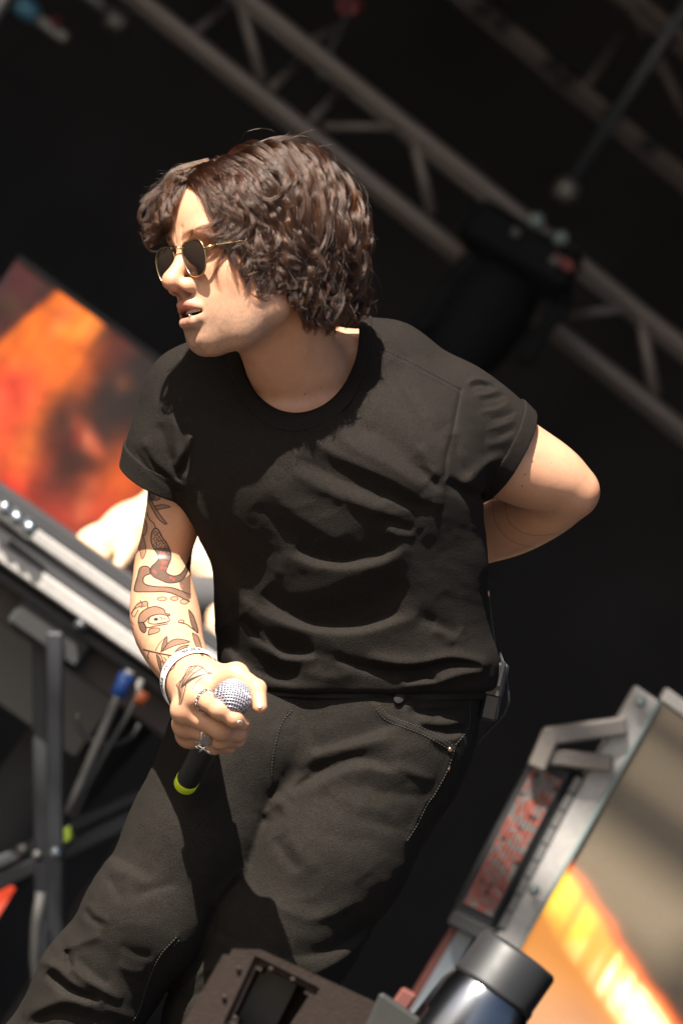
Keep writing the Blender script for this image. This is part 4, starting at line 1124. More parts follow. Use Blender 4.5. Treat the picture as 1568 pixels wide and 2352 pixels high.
# ------------------------------------------------------------------ jeans
PELVIS = np.array([[1530, 512, 1122, -.055, .100], [1580, 508, 1112, -.056, .104], [1640, 470, 1098, -.056, .108], [1700, 440, 1088, -.054, .110], [1760, 420, 1066, -.052, .106], [1820, 420, 1040, -.05, .10]])
LP = loft(PELVIS)
LEG_R = [P(540, 1720, -.02), P(450, 1920, .005), P(340, 2105, .020), P(225, 2260, .000), P(90, 2470, -.04), P(-40, 2700, -.07)]
LEG_Rr = [.088, .0800, .0735, .0690, .0640, .060]
LEG_L = [P(870, 1740, -.04), P(752, 1960, -.005), P(640, 2150, .005), P(545, 2330, -.02), P(420, 2540, -.08), P(300, 2760, -.13)]
LEG_Lr = [.106, .0955, .0900, .0820, .068, .062]
RJ = Relief()
def build_jeans_relief(R):
    f = R.fold
    z7 = lambda *q: [(457.3 + .47917 * x, 1388.3 + .47917 * y) for x, y in q]
    zk = lambda *q: [(.30564 * x, 1633.3 + .30564 * y) for x, y in q]
    f(z7((540, 700), (700, 650), (880, 590), (980, 560)), -.0090, 12, 30)
    f(z7((480, 790), (580, 715), (740, 680), (920, 640)), .0065, 22, 16)
    f(z7((430, 900), (600, 795), (770, 738), (950, 790)), -.0085, 10, 24)
    f(z7((440, 940), (620, 840), (790, 790), (1000, 830)), .0050, 26, 12)
    f(z7((780, 735), (960, 790), (1130, 840)), .0035, 12, 14)
    f(z7((330, 950), (400, 935), (470, 850), (540, 800)), .0040, 14, 12)
    f(z7((300, 1010), (370, 960), (420, 960)), .0035, 12, 12)
    f(z7((280, 1040), (360, 1040), (410, 1000)), -.0035, 12, 16)
    f(z7((1000, 512), (1150, 520), (1290, 495)), -.0060, 10, 16)
    f(z7((980, 490), (1140, 492), (1290, 470)), .0035, 12, 14)
    f(z7((1040, 560), (1160, 575), (1290, 560)), .0055, 9, 16)
    f(z7((1060, 590), (1180, 615), (1290, 600)), -.0055, 9, 14)
    f(z7((1100, 640), (1200, 650), (1280, 620)), .0035, 10, 12)
    f(z7((360, 1120), (420, 1210), (480, 1280)), -.0055, 14, 20)
    f(z7((420, 1120), (480, 1200), (560, 1280)), .0030, 18, 24)
    f(z7((760, 850), (880, 900), (1100, 920)), -.0030, 14, 20)
    f(z7((620, 900), (760, 960), (920, 1000)), .0025, 16, 22)
    f(z7((760, 1010), (900, 1060), (1040, 1060)), -.0025, 14, 20)
    f(z7((560, 1080), (700, 1120), (860, 1120)), -.0020, 20, 20)
    f(z7((240, 1240), (150, 1330), (60, 1460)), .0050, 12, 18)
    # his right thigh and knee
    f(zk((830, 1075), (960, 1140), (1150, 1265)), -.0045, 12, 20)
    f(zk((800, 1160), (940, 1220), (1120, 1320)), .0035, 14, 22)
    f(zk((820, 1240), (860, 1330), (920, 1420)), -.0030, 10, 16)
    f(zk((1000, 1400), (1160, 1340), (1330, 1300)), -.0040, 10, 16)
    f(zk((640, 1480), (690, 1560), (790, 1620)), -.0035, 8, 12)
    f(zk((660, 1450), (720, 1530), (830, 1590)), .0030, 8, 12)
    f(zk((500, 1790), (515, 1880), (545, 1940)), -.0100, 7, 9)
    f(zk((505, 1790), (620, 1740), (760, 1690)), .0050, 10, 14)
    f(zk((520, 1880), (600, 1990), (740, 2080), (920, 2180)), .0065, 9, 14)
    f(zk((580, 1850), (680, 1960), (830, 2060)), -.0040, 9, 14)
    f(zk((300, 1880), (380, 1910), (450, 1950), (540, 2040), (680, 2130)), .0075, 10, 14)
    f(zk((360, 1960), (460, 2060), (580, 2120), (760, 2175)), -.0130, 9, 15)
    f(zk((180, 2310), (330, 2230), (500, 2180), (700, 2230)), .0070, 12, 18)
    f(zk((220, 2360), (420, 2280), (620, 2290)), -.0040, 12, 18)
    f(zk((420, 2230), (600, 2300), (860, 2320)), -.0040, 14, 18)
    f(zk((780, 2230), (930, 2290), (1040, 2330)), .0040, 10, 16)
    f(zk((900, 1750), (1010, 1820), (1150, 1850)), -.0030, 10, 14)
    f(zk((880, 1900), (1000, 1960), (1100, 1950)), .0030, 12, 14)
    # his left leg lower down
    f([(620, 2075), (720, 2110), (830, 2070)], .0050, 14, 24)
    f([(640, 2200), (760, 2180), (860, 2110)], -.0080, 14, 26)
    f([(700, 2250), (790, 2200), (860, 2140)], .0050, 14, 16)
    f([(470, 2110), (520, 2150), (600, 2170)], -.0030, 12, 20)
    f([(420, 2270), (470, 2230), (540, 2230)], .0060, 10, 16)
    f([(400, 2310), (470, 2280), (560, 2290)], -.0060, 10, 14)
    # raised double seams: fly, pocket, inside leg, outside leg
    fl = z7((440, 505), (395, 560), (362, 660), (345, 770), (345, 880))
    f(fl, .0018, 9, 3, taper=0)
    pk = z7((845, 478), (900, 540), (1050, 600), (1150, 652), (1220, 692))
    f(pk, .0034, 10, 3, taper=0)
    f(zk((1335, 1700), (1200, 1850), (1110, 2060), (1050, 2250), (985, 2360)), .0012, 10, 5, taper=0)
    f(z7((1225, 690), (1185, 800), (1130, 915), (1085, 960), (1000, 1130)), .0020, 8, 3, taper=0)
    rg = np.random.default_rng(78)
    for _ in range(110):
        y = rg.uniform(1640, 2360); x = rg.uniform(60, 1060)
        a_ = -.45 + rg.normal() * .35; dv = np.array([math.cos(a_), math.sin(a_)]); nv = np.array([-dv[1], dv[0]])
        L_ = rg.uniform(40, 140); b_ = rg.normal() * 12; p0_ = np.array([x, y]); w_ = rg.uniform(4, 10)
        f([tuple(p0_ - dv * L_ / 2), tuple(p0_ + nv * b_), tuple(p0_ + dv * L_ / 2)], rg.choice([-1, 1]) * rg.uniform(.0002, .0009), w_, w_ * rg.uniform(1.2, 2.6))
    R.noise(120, .0014, .9, 2.2, 21); R.noise(46, .0005, 1.0, 2.4, 25); R.noise(18, .0004, .8, 1.6, 28)
build_jeans_relief(RJ)
RJ.h = (.013 * np.tanh(RJ.h * .82 / .013)).astype(F32)
def sd_jeans(p):
    d = sd_loft(p, LP)
    yT = P(0, 1545)[1]
    d = smax(d, p[:, 1] - yT, .006)
    d = smax(d, P(0, 1800)[1] - p[:, 1], .08)
    lr = sd_chain(p, LEG_R, LEG_Rr, .03)
    ll = sd_chain(p, LEG_L, LEG_Lr, .03)
    # knee break of the right leg
    legs = smin(lr, ll, .010)
    d = smin(d, legs, .045)
    d = smax(d, -sd_cap(p, LEG_R[-1], LEG_R[-1] * 2 - LEG_R[-2], .046, .046), .004)
    d = smax(d, -sd_cap(p, LEG_L[-1], LEG_L[-1] * 2 - LEG_L[-2], .046, .046), .004)
    e1 = (p - _v(LEG_R[-1])) @ _v((LEG_R[-1] - LEG_R[-2]) / np.linalg.norm(LEG_R[-1] - LEG_R[-2]))
    e2 = (p - _v(LEG_L[-1])) @ _v((LEG_L[-1] - LEG_L[-2]) / np.linalg.norm(LEG_L[-1] - LEG_L[-2]))
    d = smax(d, np.minimum(np.where(lr < ll, e1, -1), 1), .003)
    d = smax(d, np.where(ll <= lr, e2, -1), .003)
    wf = np.clip((p[:, 2] + .07) / .05, 0, 1)
    return d - RJ.at(p) * wf

# ------------------------------------------------------------------ the singer: meshes
floor_pts = WL(np.array([[0, 0, 0.]]))
person = empty('person', (W(LEG_L[-1])[0] - .02, W(LEG_L[-1])[1], 0.0), 'man in black t-shirt and jeans holding a microphone, tattooed arm, curly hair', 'person')
M_skin = mat('skin', attr='Col', rough=.44, spec=.45, sss=.10, vary=[(60, .05), (400, .05)], rvary=(90, .10), bump=[('noise', 900, .12, .0006), ('noise', 260, .12, .001)])
M_shirt = mat('black_cotton', (.0108, .0086, .0072), rough=.90, spec=.10, vary=[(7, .12), (620, .55)], bump=[('noise', 1300, .5, .0014), ('noise', 520, .42, .0016)])
M_denim = mat('black_denim', (.0112, .0091, .0073), rough=.88, spec=.12, vary=[(9, .18), (60, .12), (640, .65)], bump=[('noise', 1300, .6, .0015), ('noise', 520, .50, .0018)])

SKIN = np.array([.44, .228, .136])
V, Q = mesh_sdf(sd_body, P(230, 1800, -.34), P(1470, 250, .46), .00115)
V = relax(V, Q, 2, .5)
col = np.ones((len(V), 4)); col[:, :3] = SKIN
BODY_V, BODY_Q = V, Q
# colour of the skin: lips, stubble, flushed nose, tattoos, darkened mouth and nostrils
qh = (V - HO) @ HR
near = (np.abs(qh) < .16).all(1)
q = qh[near].astype(F32); mq = np.abs(q[:, 0]); mm = np.stack([mq, q[:, 1], q[:, 2]], 1)
def sstep(a, b, x): t = np.clip((x - a) / (b - a), 0, 1); return t * t * (3 - 2 * t)
def mixc(c, m, to): return c * (1 - m[:, None]) + np.asarray(to)[None] * m[:, None]
c = np.repeat(SKIN[None], len(q), 0)
c = mixc(c, .55 * sstep(.028, .008, np.sqrt(mq ** 2 + (q[:, 1] + .034) ** 2 + (q[:, 2] - .112) ** 2)), (.42, .165, .10))
c = mixc(c, .35 * sstep(.035, .01, np.sqrt((mq - .045) ** 2 + (q[:, 1] + .03) ** 2 + (q[:, 2] - .06) ** 2)), (.42, .18, .11))
c *= (1 + .05 * vnoise(q * 70, 2) + .03 * vnoise(q * 240, 4))[:, None]
# stubble
st = sstep(-.044, -.058, q[:, 1]) * sstep(-.02, .03, q[:, 2]) * sstep(-.135, -.112, q[:, 1]) * (.45 + .55 * sstep(.055, .02, np.abs(q[:, 1] + .108)))
st = np.maximum(st, .75 * sstep(.006, .002, np.abs(q[:, 1] + .050)) * sstep(.026, .012, mq) * sstep(.08, .09, q[:, 2]))
sp = np.clip(.5 + .5 * vnoise(q * 900, 9), 0, 1) * .6 + .4 * np.clip(.5 + .7 * vnoise(q * 320, 10), 0, 1)
c = mixc(c, np.clip(st * (.28 + .75 * sp), 0, 1) * .85, (.17, .115, .085))
dl = np.minimum(sd_chain(mm, [(0, -.0582, .0965), (.008, -.0577, .0955), (.018, -.0625, .0890), (.0275, -.0690, .0770)], [.0056, .0058, .0044, .0022], .002) + .0002,
                sd_chain(mm, [(0, -.0790, .0935), (.009, -.0785, .0922), (.018, -.0757, .0868), (.0275, -.0702, .0770)], [.0072, .0070, .0052, .0022], .002) + .0008)
c = mixc(c, .85 * sstep(.0016, -.0006, dl) * (q[:, 2] > .06), (.40, .095, .075))
inm = sstep(.0255, .022, mq) * sstep(.0052, .0036, np.abs(q[:, 1] + .0688)) * (q[:, 2] > .055) * sstep(.0915, .0865, q[:, 2])
c = mixc(c, inm, (.10, .022, .020))  # inside of the mouth: its red, deepened with painted shade
nst = sstep(.0085, .005, np.sqrt((mq - .0078) ** 2 + (q[:, 1] + .0445) ** 2 + ((q[:, 2] - .1025) * .6) ** 2)) * sstep(-.040, -.0425, q[:, 1])
c = mixc(c, .6 * nst, (.22, .07, .05))  # nostrils darkened inside, shade put into the skin colour
for mx_, my_, mz_ in ((.058, -.052, .050), (.062, -.040, .030), (.050, -.085, .050), (.030, -.062, .086)):
    c = mixc(c, .75 * sstep(.0016, .0006, np.linalg.norm(q - np.array([mx_, my_, mz_]), axis=1)), (.20, .10, .07))
col[near, :3] = c
far_ = ~near
col[far_, :3] *= (1 + .05 * vnoise(V[far_] * 60, 2) + .03 * vnoise(V[far_] * 260, 4))[:, None]
px, py = to_px(V)
dxe = np.linalg.norm(V - P(1352, 1140, -.09), axis=1)
col[:, :3] = mixc(col[:, :3], .45 * sstep(.045, .015, dxe), (.42, .185, .11))
for mx_, my_, mr in ((1222, 1060, 2.6), (1205, 1090, 2.2), (1266, 1064, 1.8), (1198, 1116, 2.0), (1290, 1130, 1.6), (738, 890, 2), (625, 850, 1.6), (700, 905, 1.8)):
    mk = (np.hypot(px - mx_, py - my_) < mr) & (V[:, 2] > -.15)
    col[mk, :3] *= np.array([.45, .38, .35])

class Ink:
    """Line drawing on the forearm, in half-pixel cells."""
    x0, y0, K = 270, 1100, 3
    def __init__(s): s.a = np.zeros((560 * s.K, 240 * s.K), F32); s.r = np.zeros_like(s.a)
    def T(s, pts): return [(261.3 + .31951 * x, 1094.3 + .31951 * y) for x, y in pts]
    def line(s, pts, w=1.1, a=.85):
        pts = [((x - s.x0) * s.K, (y - s.y0) * s.K) for x, y in s.T(pts)]; w = w * s.K * .72
        for (x0, y0), (x1, y1) in zip(pts[:-1], pts[1:]):
            lx, hx = int(max(0, min(x0, x1) - w - 2)), int(min(s.a.shape[1], max(x0, x1) + w + 3))
            ly, hy = int(max(0, min(y0, y1) - w - 2)), int(min(s.a.shape[0], max(y0, y1) + w + 3))
            if hx <= lx or hy <= ly: continue
            gx, gy = np.meshgrid(np.arange(lx, hx), np.arange(ly, hy))
            L2 = (x1 - x0) ** 2 + (y1 - y0) ** 2 + 1e-9
            t = np.clip(((gx - x0) * (x1 - x0) + (gy - y0) * (y1 - y0)) / L2, 0, 1)
            d = np.hypot(gx - x0 - t * (x1 - x0), gy - y0 - t * (y1 - y0))
            s.a[ly:hy, lx:hx] = np.maximum(s.a[ly:hy, lx:hx], a * np.clip((w - d) / s.K + .85, 0, 1))
    def curve(s, pts, w=1.1, a=.85, close=False):
        p = np.array(pts, float)
        if close: p = np.vstack([p, p[:1]])
        e = np.vstack([2 * p[0] - p[1], p, 2 * p[-1] - p[-2]]); o = []
        for i in range(len(p) - 1):
            for u in np.linspace(0, 1, 6, endpoint=False):
                a_, b, c_, d = e[i:i + 4]
                o.append(.5 * (2 * b + (c_ - a_) * u + (2 * a_ - 5 * b + 4 * c_ - d) * u * u + (3 * b - a_ - 3 * c_ + d) * u ** 3))
        o.append(p[-1]); s.line(o, w, a); return o
    def fill(s, pts, a=.4, hatch=0, ang=0., red=0):
        pts = np.array([((x - s.x0) * s.K, (y - s.y0) * s.K) for x, y in s.T(pts)])
        lx, ly = np.maximum(pts.min(0).astype(int), 0); hx, hy = np.minimum(pts.max(0).astype(int) + 1, [s.a.shape[1], s.a.shape[0]])
        if hx <= lx or hy <= ly: return
        gx, gy = np.meshgrid(np.arange(lx, hx), np.arange(ly, hy)); ins = np.zeros(gx.shape, bool); n = len(pts)
        for i in range(n):
            (x0, y0), (x1, y1) = pts[i], pts[(i + 1) % n]
            ins ^= ((y0 > gy) != (y1 > gy)) & (gx < (x1 - x0) * (gy - y0) / (y1 - y0 + 1e-9) + x0)
        v = np.full(gx.shape, a)
        if hatch:
            u = (gx * math.cos(ang) + gy * math.sin(ang)) / s.K / hatch
            v = v * (.74 + .40 * (np.abs((u % 1) - .5) > .30))
        if red: s.r[ly:hy, lx:hx] = np.where(ins, red, s.r[ly:hy, lx:hx])
        else: s.a[ly:hy, lx:hx] = np.where(ins, np.maximum(s.a[ly:hy, lx:hx], v), s.a[ly:hy, lx:hx])
    def shape(s, pts, w=1.1, a=.85, f=0, hatch=0, ang=0.):
        o = s.curve(pts, w, a, True)
        if f: s.fill(o, f, hatch, ang)
ink = Ink()
# sprig below the sleeve
ink.curve([(255, 120), (285, 200), (330, 270), (384, 342)], 1.2); ink.curve([(232, 135), (270, 215), (318, 300), (372, 345)], 1.2)
ink.fill([(255, 120), (285, 200), (330, 270), (384, 342), (365, 340), (318, 290), (270, 215), (235, 140)], .30, 3, .5)
ink.shape([(298, 212), (350, 203), (406, 218), (352, 231), (304, 238)], 1.0, .85, .35, 3, 1.)
ink.shape([(185, 160), (195, 122), (232, 118), (256, 150), (232, 186), (198, 184)], 1.2, .85, .15); ink.curve([(198, 184), (225, 150), (256, 150)]); ink.curve([(195, 122), (225, 150)])
ink.shape([(178, 80), (215, 70), (245, 110), (215, 118)], 1.2, .85, .2); ink.shape([(275, 90), (335, 150), (300, 172), (262, 140)], 1.1, .85, .3)
ink.shape([(250, 115), (285, 120), (290, 165), (262, 170)], 1.2, .9, .55)
# pale flower on the outer side
ink.curve([(163, 205), (180, 265), (190, 330), (186, 400)], 1.0, .7); ink.shape([(192, 305), (224, 312), (241, 362), (226, 420), (196, 412), (184, 355)], 1.0, .7, .25)
ink.shape([(170, 430), (200, 402), (224, 470), (231, 540), (206, 592), (190, 540), (172, 465)], 1.0, .65, .30, 3, .2); ink.curve([(172, 240), (195, 300), (180, 380)], .9, .55)
# snake
ink.curve([(240, 262), (258, 308), (290, 340), (302, 374)], 1.0)
L_ = [(285, 382), (274, 410), (270, 462), (286, 512), (312, 552), (322, 592), (302, 622), (272, 650), (264, 690), (290, 722), (340, 746), (400, 766), (480, 752), (522, 702), (548, 612)]
R_ = [(285, 382), (303, 372), (326, 392), (352, 442), (382, 482), (408, 540), (411, 592), (392, 640), (378, 690), (432, 716), (482, 700), (520, 650), (550, 580)]
a1 = ink.curve(L_, 1.5, .95); a2 = ink.curve(R_, 1.5, .95)
ink.fill(a1 + a2[::-1], .10)
bodyp = [p for p in a1 if p[1] > 505] + [p for p in a2 if p[1] > 505][::-1]
ink.fill(bodyp, .42)
ink.fill(bodyp, .66, 3.6, .8); ink.fill(bodyp, .66, 3.6, 2.35)
for (x, y) in ((300, 410), (325, 420), (298, 450), (330, 455), (360, 470), (300, 490), (335, 495), (372, 510), (392, 550), (320, 530)):
    ink.shape([(x - 13, y), (x, y - 15), (x + 13, y), (x, y + 15)], .8, .75)
ink.shape([(310, 470), (345, 460), (370, 500), (365, 535), (330, 535), (308, 505)], 1.0, .6)
tl = ink.curve([(262, 690), (255, 655), (225, 645), (190, 660), (172, 720), (150, 800), (160, 828), (260, 830), (400, 835), (545, 900)], 1.4, .9)
tr = ink.curve([(262, 700), (225, 715), (212, 745), (228, 775), (300, 792), (420, 800), (552, 850)], 1.4, .9)
ink.fill(tl + tr[::-1], .16); ink.fill(tl + tr[::-1], .55, 3.4, .25); ink.fill(tl[:30] + tr[:12][::-1], .45, 3.2, 1.9)
ink.fill([(470, 760), (552, 700), (556, 880), (520, 860), (480, 800)], .62, 3, .7)
for (x, y) in ((340, 545), (358, 550), (345, 565), (366, 566), (350, 612), (372, 618), (352, 628), (345, 655), (372, 660), (286, 678), (300, 690), (410, 728), (430, 740), (215, 660), (490, 790)):
    ink.fill([(x - 9, y - 6), (x + 8, y - 8), (x + 9, y + 7), (x - 6, y + 8)], 0, red=.75)
# coins
for x, y, rx, ry in ((348, 880, 34, 14), (437, 878, 28, 14), (508, 900, 30, 18)):
    ink.shape([(x + rx * math.cos(t), y + ry * math.sin(t)) for t in np.linspace(0, 6.28, 9)[:-1]], .9, .75, .22, 3, 1.)
# skull in a helmet
ink.shape([(176, 1050), (190, 990), (240, 950), (300, 935), (360, 955), (374, 984), (401, 990), (396, 1002), (330, 990), (260, 1010), (222, 1046)], 1.3, .9, .42, 3.2, 1.2)
ink.curve([(258, 1018), (250, 1050), (300, 1062), (386, 1046), (401, 1028), (386, 1004)], 1.2)
ink.fill([(x, y) for x, y in ((287, 1027), (296, 1016), (314, 1016), (321, 1027), (312, 1038), (294, 1037))], .95)
ink.fill([(356, 1028), (366, 1016), (378, 1028)], .9); ink.curve([(330, 1010), (348, 1020), (344, 1030)], .9); ink.curve([(300, 1062), (350, 1052), (392, 1044)], 1.3)
ink.curve([(215, 1058), (240, 1086), (300, 1076), (388, 1060)], 1.3); ink.shape([(178, 1050), (216, 1052), (234, 1100), (218, 1124), (192, 1100)], 1.2, .9, .65, 3, .3)
ink.shape([(250, 1140), (318, 1120), (328, 1092), (262, 1096)], 1.1, .85, .30, 3, .9)
ink.curve([(128, 985), (168, 922), (200, 905), (240, 900), (246, 942)], 1.3, .8); ink.curve([(192, 892), (206, 920), (198, 945)], 1.2, .75); ink.curve([(140, 960), (180, 938), (226, 934)], 1.1, .7); ink.curve([(150, 1010), (178, 960)], 1.1, .6)
ink.fill([(170, 925), (200, 908), (240, 902), (246, 942), (215, 930), (180, 945)], .35, 3, .4)
for y in (985, 1040, 1075): ink.curve([(126, y), (142, y + 26)], 1.0, .5)
# spiral and feather
ink.curve([(490 + (26 - 2.6 * k) * math.cos(.8 * k + 3), 1045 + (17 - 1.7 * k) * math.sin(.8 * k + 3)) for k in range(9)], 1.1, .85)
ink.curve([(466, 1050), (520, 1062), (560, 1090), (604, 1125)], 1.3)
ink.shape([(540, 958), (572, 1000), (600, 1080), (604, 1125), (566, 1080), (546, 1005)], 1.1, .85, .6, 3.2, 1.3)
ink.shape([(566, 1125), (612, 1160), (642, 1290), (604, 1240), (578, 1180)], 1.0, .8, .5, 3.2, .9)
# olive branch
ink.curve([(216, 1246), (300, 1266), (380, 1282), (462, 1292), (562, 1254)], 1.9, .85); ink.curve([(300, 1252), (330, 1200), (378, 1152)], 1.0, .6)
ink.shape([(340, 1262), (354, 1200), (382, 1150), (381, 1210)], 1.1, .85, .55, 3, 1.0)
ink.shape([(346, 1258), (400, 1190), (462, 1168), (546, 1190), (442, 1216)], 1.1, .85, .50, 3, 2.0)
ink.shape([(440, 1260), (480, 1225), (540, 1212), (492, 1242)], 1.1, .85, .50, 3, 2.0)
ink.shape([(460, 1286), (520, 1236), (560, 1236), (606, 1262), (530, 1262)], 1.1, .85, .40, 3, 2.0)
ink.shape([(308, 1280), (322, 1350), (350, 1430), (376, 1472), (346, 1390), (332, 1310)], 1.1, .85, .55, 3, .4)
for pl in ([(390, 1288), (410, 1340), (398, 1400), (380, 1440)], [(430, 1290), (442, 1340), (400, 1372)], [(340, 1330), (390, 1345), (440, 1340)], [(350, 1400), (392, 1402), (430, 1380)], [(256, 1256), (246, 1290), (252, 1310)],
           [(300, 1266), (340, 1290), (360, 1350)], [(470, 1292), (450, 1330), (430, 1380)], [(360, 1300), (380, 1330), (372, 1390)]):
    ink.curve(pl, 1.0, .7)
ink.fill([(330, 1310), (380, 1330), (392, 1440), (360, 1440)], .28, 4, .5)
# fan of petals on the back of the hand
for e in ((545, 1368), (590, 1366), (640, 1374), (690, 1412), (610, 1432)): ink.curve([(486, 1520), ((486 + e[0]) / 2 - 6, (1520 + e[1]) / 2 - 14), e], 1.1, .8)
ink.curve([(545, 1368), (600, 1362), (640, 1374), (668, 1404), (704, 1414)], 1.2, .85); ink.curve([(704, 1414), (620, 1430), (540, 1470), (486, 1520)], 1.2, .85)
ink.fill([(500, 1480), (545, 1400), (590, 1400), (560, 1450), (500, 1510)], .32, 3, .8); ink.fill([(452, 1490), (520, 1440), (500, 1540), (480, 1660), (466, 1600)], .40, 3.4, .4)
for pl in ([(450, 1500), (480, 1560), (470, 1640)], [(500, 1440), (470, 1520), (478, 1600)], [(520, 1500), (500, 1580), (484, 1640)], [(470, 1480), (510, 1440), (560, 1372)]): ink.curve(pl, 1.2, .75)
ink.curve([(704, 1420), (664, 1432), (640, 1444), (612, 1464), (588, 1488), (568, 1530)], 1.0, .6)

# finer faces where the drawing is, then dye the skin
armm = (px > 272) & (px < 500) & (py > 1110) & (py < 1640) & (V[:, 2] > -.09)
qs = armm[Q].all(1)
Qa = Q[qs]; Qb = Q[~qs]
E = np.concatenate([Qa[:, [0, 1]], Qa[:, [1, 2]], Qa[:, [2, 3]], Qa[:, [3, 0]]]); E.sort(axis=1)
ue, inv = np.unique(E, axis=0, return_inverse=True); inv = inv.ravel()
nE, nQ, n0 = len(ue), len(Qa), len(V)
Vn = np.concatenate([V, V[ue].mean(1), V[Qa].mean(1)]); Cn = np.concatenate([col, col[ue].mean(1), col[Qa].mean(1)])
e0, e1, e2, e3 = (n0 + inv[k * nQ:(k + 1) * nQ] for k in range(4)); fc = n0 + nE + np.arange(nQ)
Qn = np.concatenate([Qb, np.stack([Qa[:, 0], e0, fc, e3], 1), np.stack([e0, Qa[:, 1], e1, fc], 1), np.stack([fc, e1, Qa[:, 2], e2], 1), np.stack([e3, fc, e2, Qa[:, 3]], 1)])
V, Q, col = Vn, Qn, Cn
px, py = to_px(V)
N_ = vnormals(V, Q)
m = (px > 272) & (px < 505) & (py > 1110) & (py < 1650) & (N_[:, 2] > .02)
gx = np.clip((px[m] - ink.x0) * ink.K, 0, ink.a.shape[1] - 2); gy = np.clip((py[m] - ink.y0) * ink.K, 0, ink.a.shape[0] - 2)
ix, iy = gx.astype(int), gy.astype(int); u, v = gx - ix, gy - iy
smp = lambda A: A[iy, ix] * (1 - u) * (1 - v) + A[iy, ix + 1] * u * (1 - v) + A[iy + 1, ix] * (1 - u) * v + A[iy + 1, ix + 1] * u * v
cc = mixc(col[m, :3], (1 - (1 - np.clip(smp(ink.a), 0, 1)) ** 2) * .99, (.012, .011, .012))
cc = mixc(cc, smp(ink.r) * .8, (.42, .045, .035))
col[m, :3] = cc
# thin red lines round the other forearm
lx, ly = to_px(V)
for pa in ([(1128, 1150), (1140, 1205), (1180, 1245), (1250, 1262)], [(1158, 1148), (1170, 1200), (1215, 1228), (1290, 1226)]):
    pp = np.array(pa, float); best = np.full(len(V), 1e9)
    e = np.vstack([2 * pp[0] - pp[1], pp, 2 * pp[-1] - pp[-2]]); o = []
    for i in range(len(pp) - 1):
        for uu in np.linspace(0, 1, 6, endpoint=False):
            a_, b, c_, d = e[i:i + 4]
            o.append(.5 * (2 * b + (c_ - a_) * uu + (2 * a_ - 5 * b + 4 * c_ - d) * uu * uu + (3 * b - a_ - 3 * c_ + d) * uu ** 3))
    o.append(pp[-1])
    mk = np.nonzero((lx > 1100) & (ly > 1140) & (V[:, 2] > -.19) & (V[:, 2] < -.09))[0]
    for (x0, y0), (x1, y1) in zip(o[:-1], o[1:]):
        t = np.clip(((lx[mk] - x0) * (x1 - x0) + (ly[mk] - y0) * (y1 - y0)) / ((x1 - x0) ** 2 + (y1 - y0) ** 2 + 1e-9), 0, 1)
        best[mk] = np.minimum(best[mk], np.hypot(lx[mk] - x0 - t * (x1 - x0), ly[mk] - y0 - t * (y1 - y0)))
    col[:, :3] = mixc(col[:, :3], .7 * sstep(1.7, .6, best), (.30, .07, .05))
V_BODY, Q_BODY = V, Q
body = mesh_L('body', V, Q, M_skin, person, attrs={'Col': col})

V, Q = mesh_sdf(sd_shirt, P(250, 1640, -.34), P(1300, 690, .30), .0018, lip=2.0)
V = relax(V, Q, 2, .5)
shirt = mesh_L('t_shirt', V, Q, M_shirt, person); SHIRT = (V, Q)
V, Q = mesh_sdf(sd_collar, P(480, 1040, -.30), P(900, 650, .22), .0012)
V = relax(V, Q, 2, .5)
collar = mesh_L('collar', V, Q, M_shirt, shirt)
for wch in 'RL':
    c = hemR_c if wch == 'R' else hemL_c
    V, Q = mesh_sdf(lambda p: sd_cuff(p, wch), c - .10, c + .10, .0012)
    V = relax(V, Q, 2, .5)
    mesh_L('cuff', V, Q, M_shirt, shirt)
V, Q = mesh_sdf(sd_jeans, P(-160, 2860, -.36), P(1250, 1500, .30), .0020, lip=2.0)
V = relax(V, Q, 1, .5)
jeans = mesh_L('jeans', V, Q, M_denim, person); JEANS = (V, Q)
print('verts', len(BODY_V), len(SHIRT[0]), len(JEANS[0]))

# ------------------------------------------------------------------ hair
def hair_curves(name, pts, rad, material, parent):
    """pts (K, n, 3) leaning frame -> one hair object."""
    K, n = pts.shape[:2]
    hc = bpy.data.hair_curves.new(name)
    hc.add_curves([n] * K)
    w = W(pts.reshape(-1, 3)) - ORIG[parent.name]
    hc.points.foreach_set('position', w.astype(np.float32).ravel())
    r = hc.attributes.get('radius') or hc.attributes.new('radius', 'FLOAT', 'POINT')
    t = np.linspace(0, 1, n); rr = (rad * (1 - .8 * t ** 2.5))[None] * np.ones((K, 1))
    r.data.foreach_set('value', rr.astype(np.float32).ravel())
    hc.materials.append(material)
    o = bpy.data.objects.new(name, hc); COL.objects.link(o)
    o.parent = parent; ORIG[o.name] = ORIG[parent.name]
    return o
M_hair = bpy.data.materials.new('dark_brown_hair'); M_hair.use_nodes = True
_n, _l = M_hair.node_tree.nodes, M_hair.node_tree.links
_n.remove(_n['Principled BSDF'])
_h = _n.new('ShaderNodeBsdfHairPrincipled'); _h.parametrization = 'MELANIN'
_h.inputs['Melanin'].default_value = .73; _h.inputs['Melanin Redness'].default_value = .36
_h.inputs['Roughness'].default_value = .27; _h.inputs['Radial Roughness'].default_value = .45
_h.inputs['Random Color'].default_value = .30; _h.inputs['Random Roughness'].default_value = .2
_l.new(_h.outputs[0], _n['Material Output'].inputs[0])
SKC, SKR = np.array([0, .036, -.008]), np.array([.0735, .083, .096])       # skull
OUC, OUR = np.array([.000, .034, -.030]), np.array([.100, .113, .132])     # outer shape of the mop
R2 = np.random.default_rng(5)
def root_ok(q):
    x, y, z = q
    if z > .02: return y > np.interp(z, [.02, .05, .07, .09], [.012, .045, .074, .088])
    return y > np.interp(z, [-.10, -.06, -.02, .02], [-.055, -.055, -.020, .012])
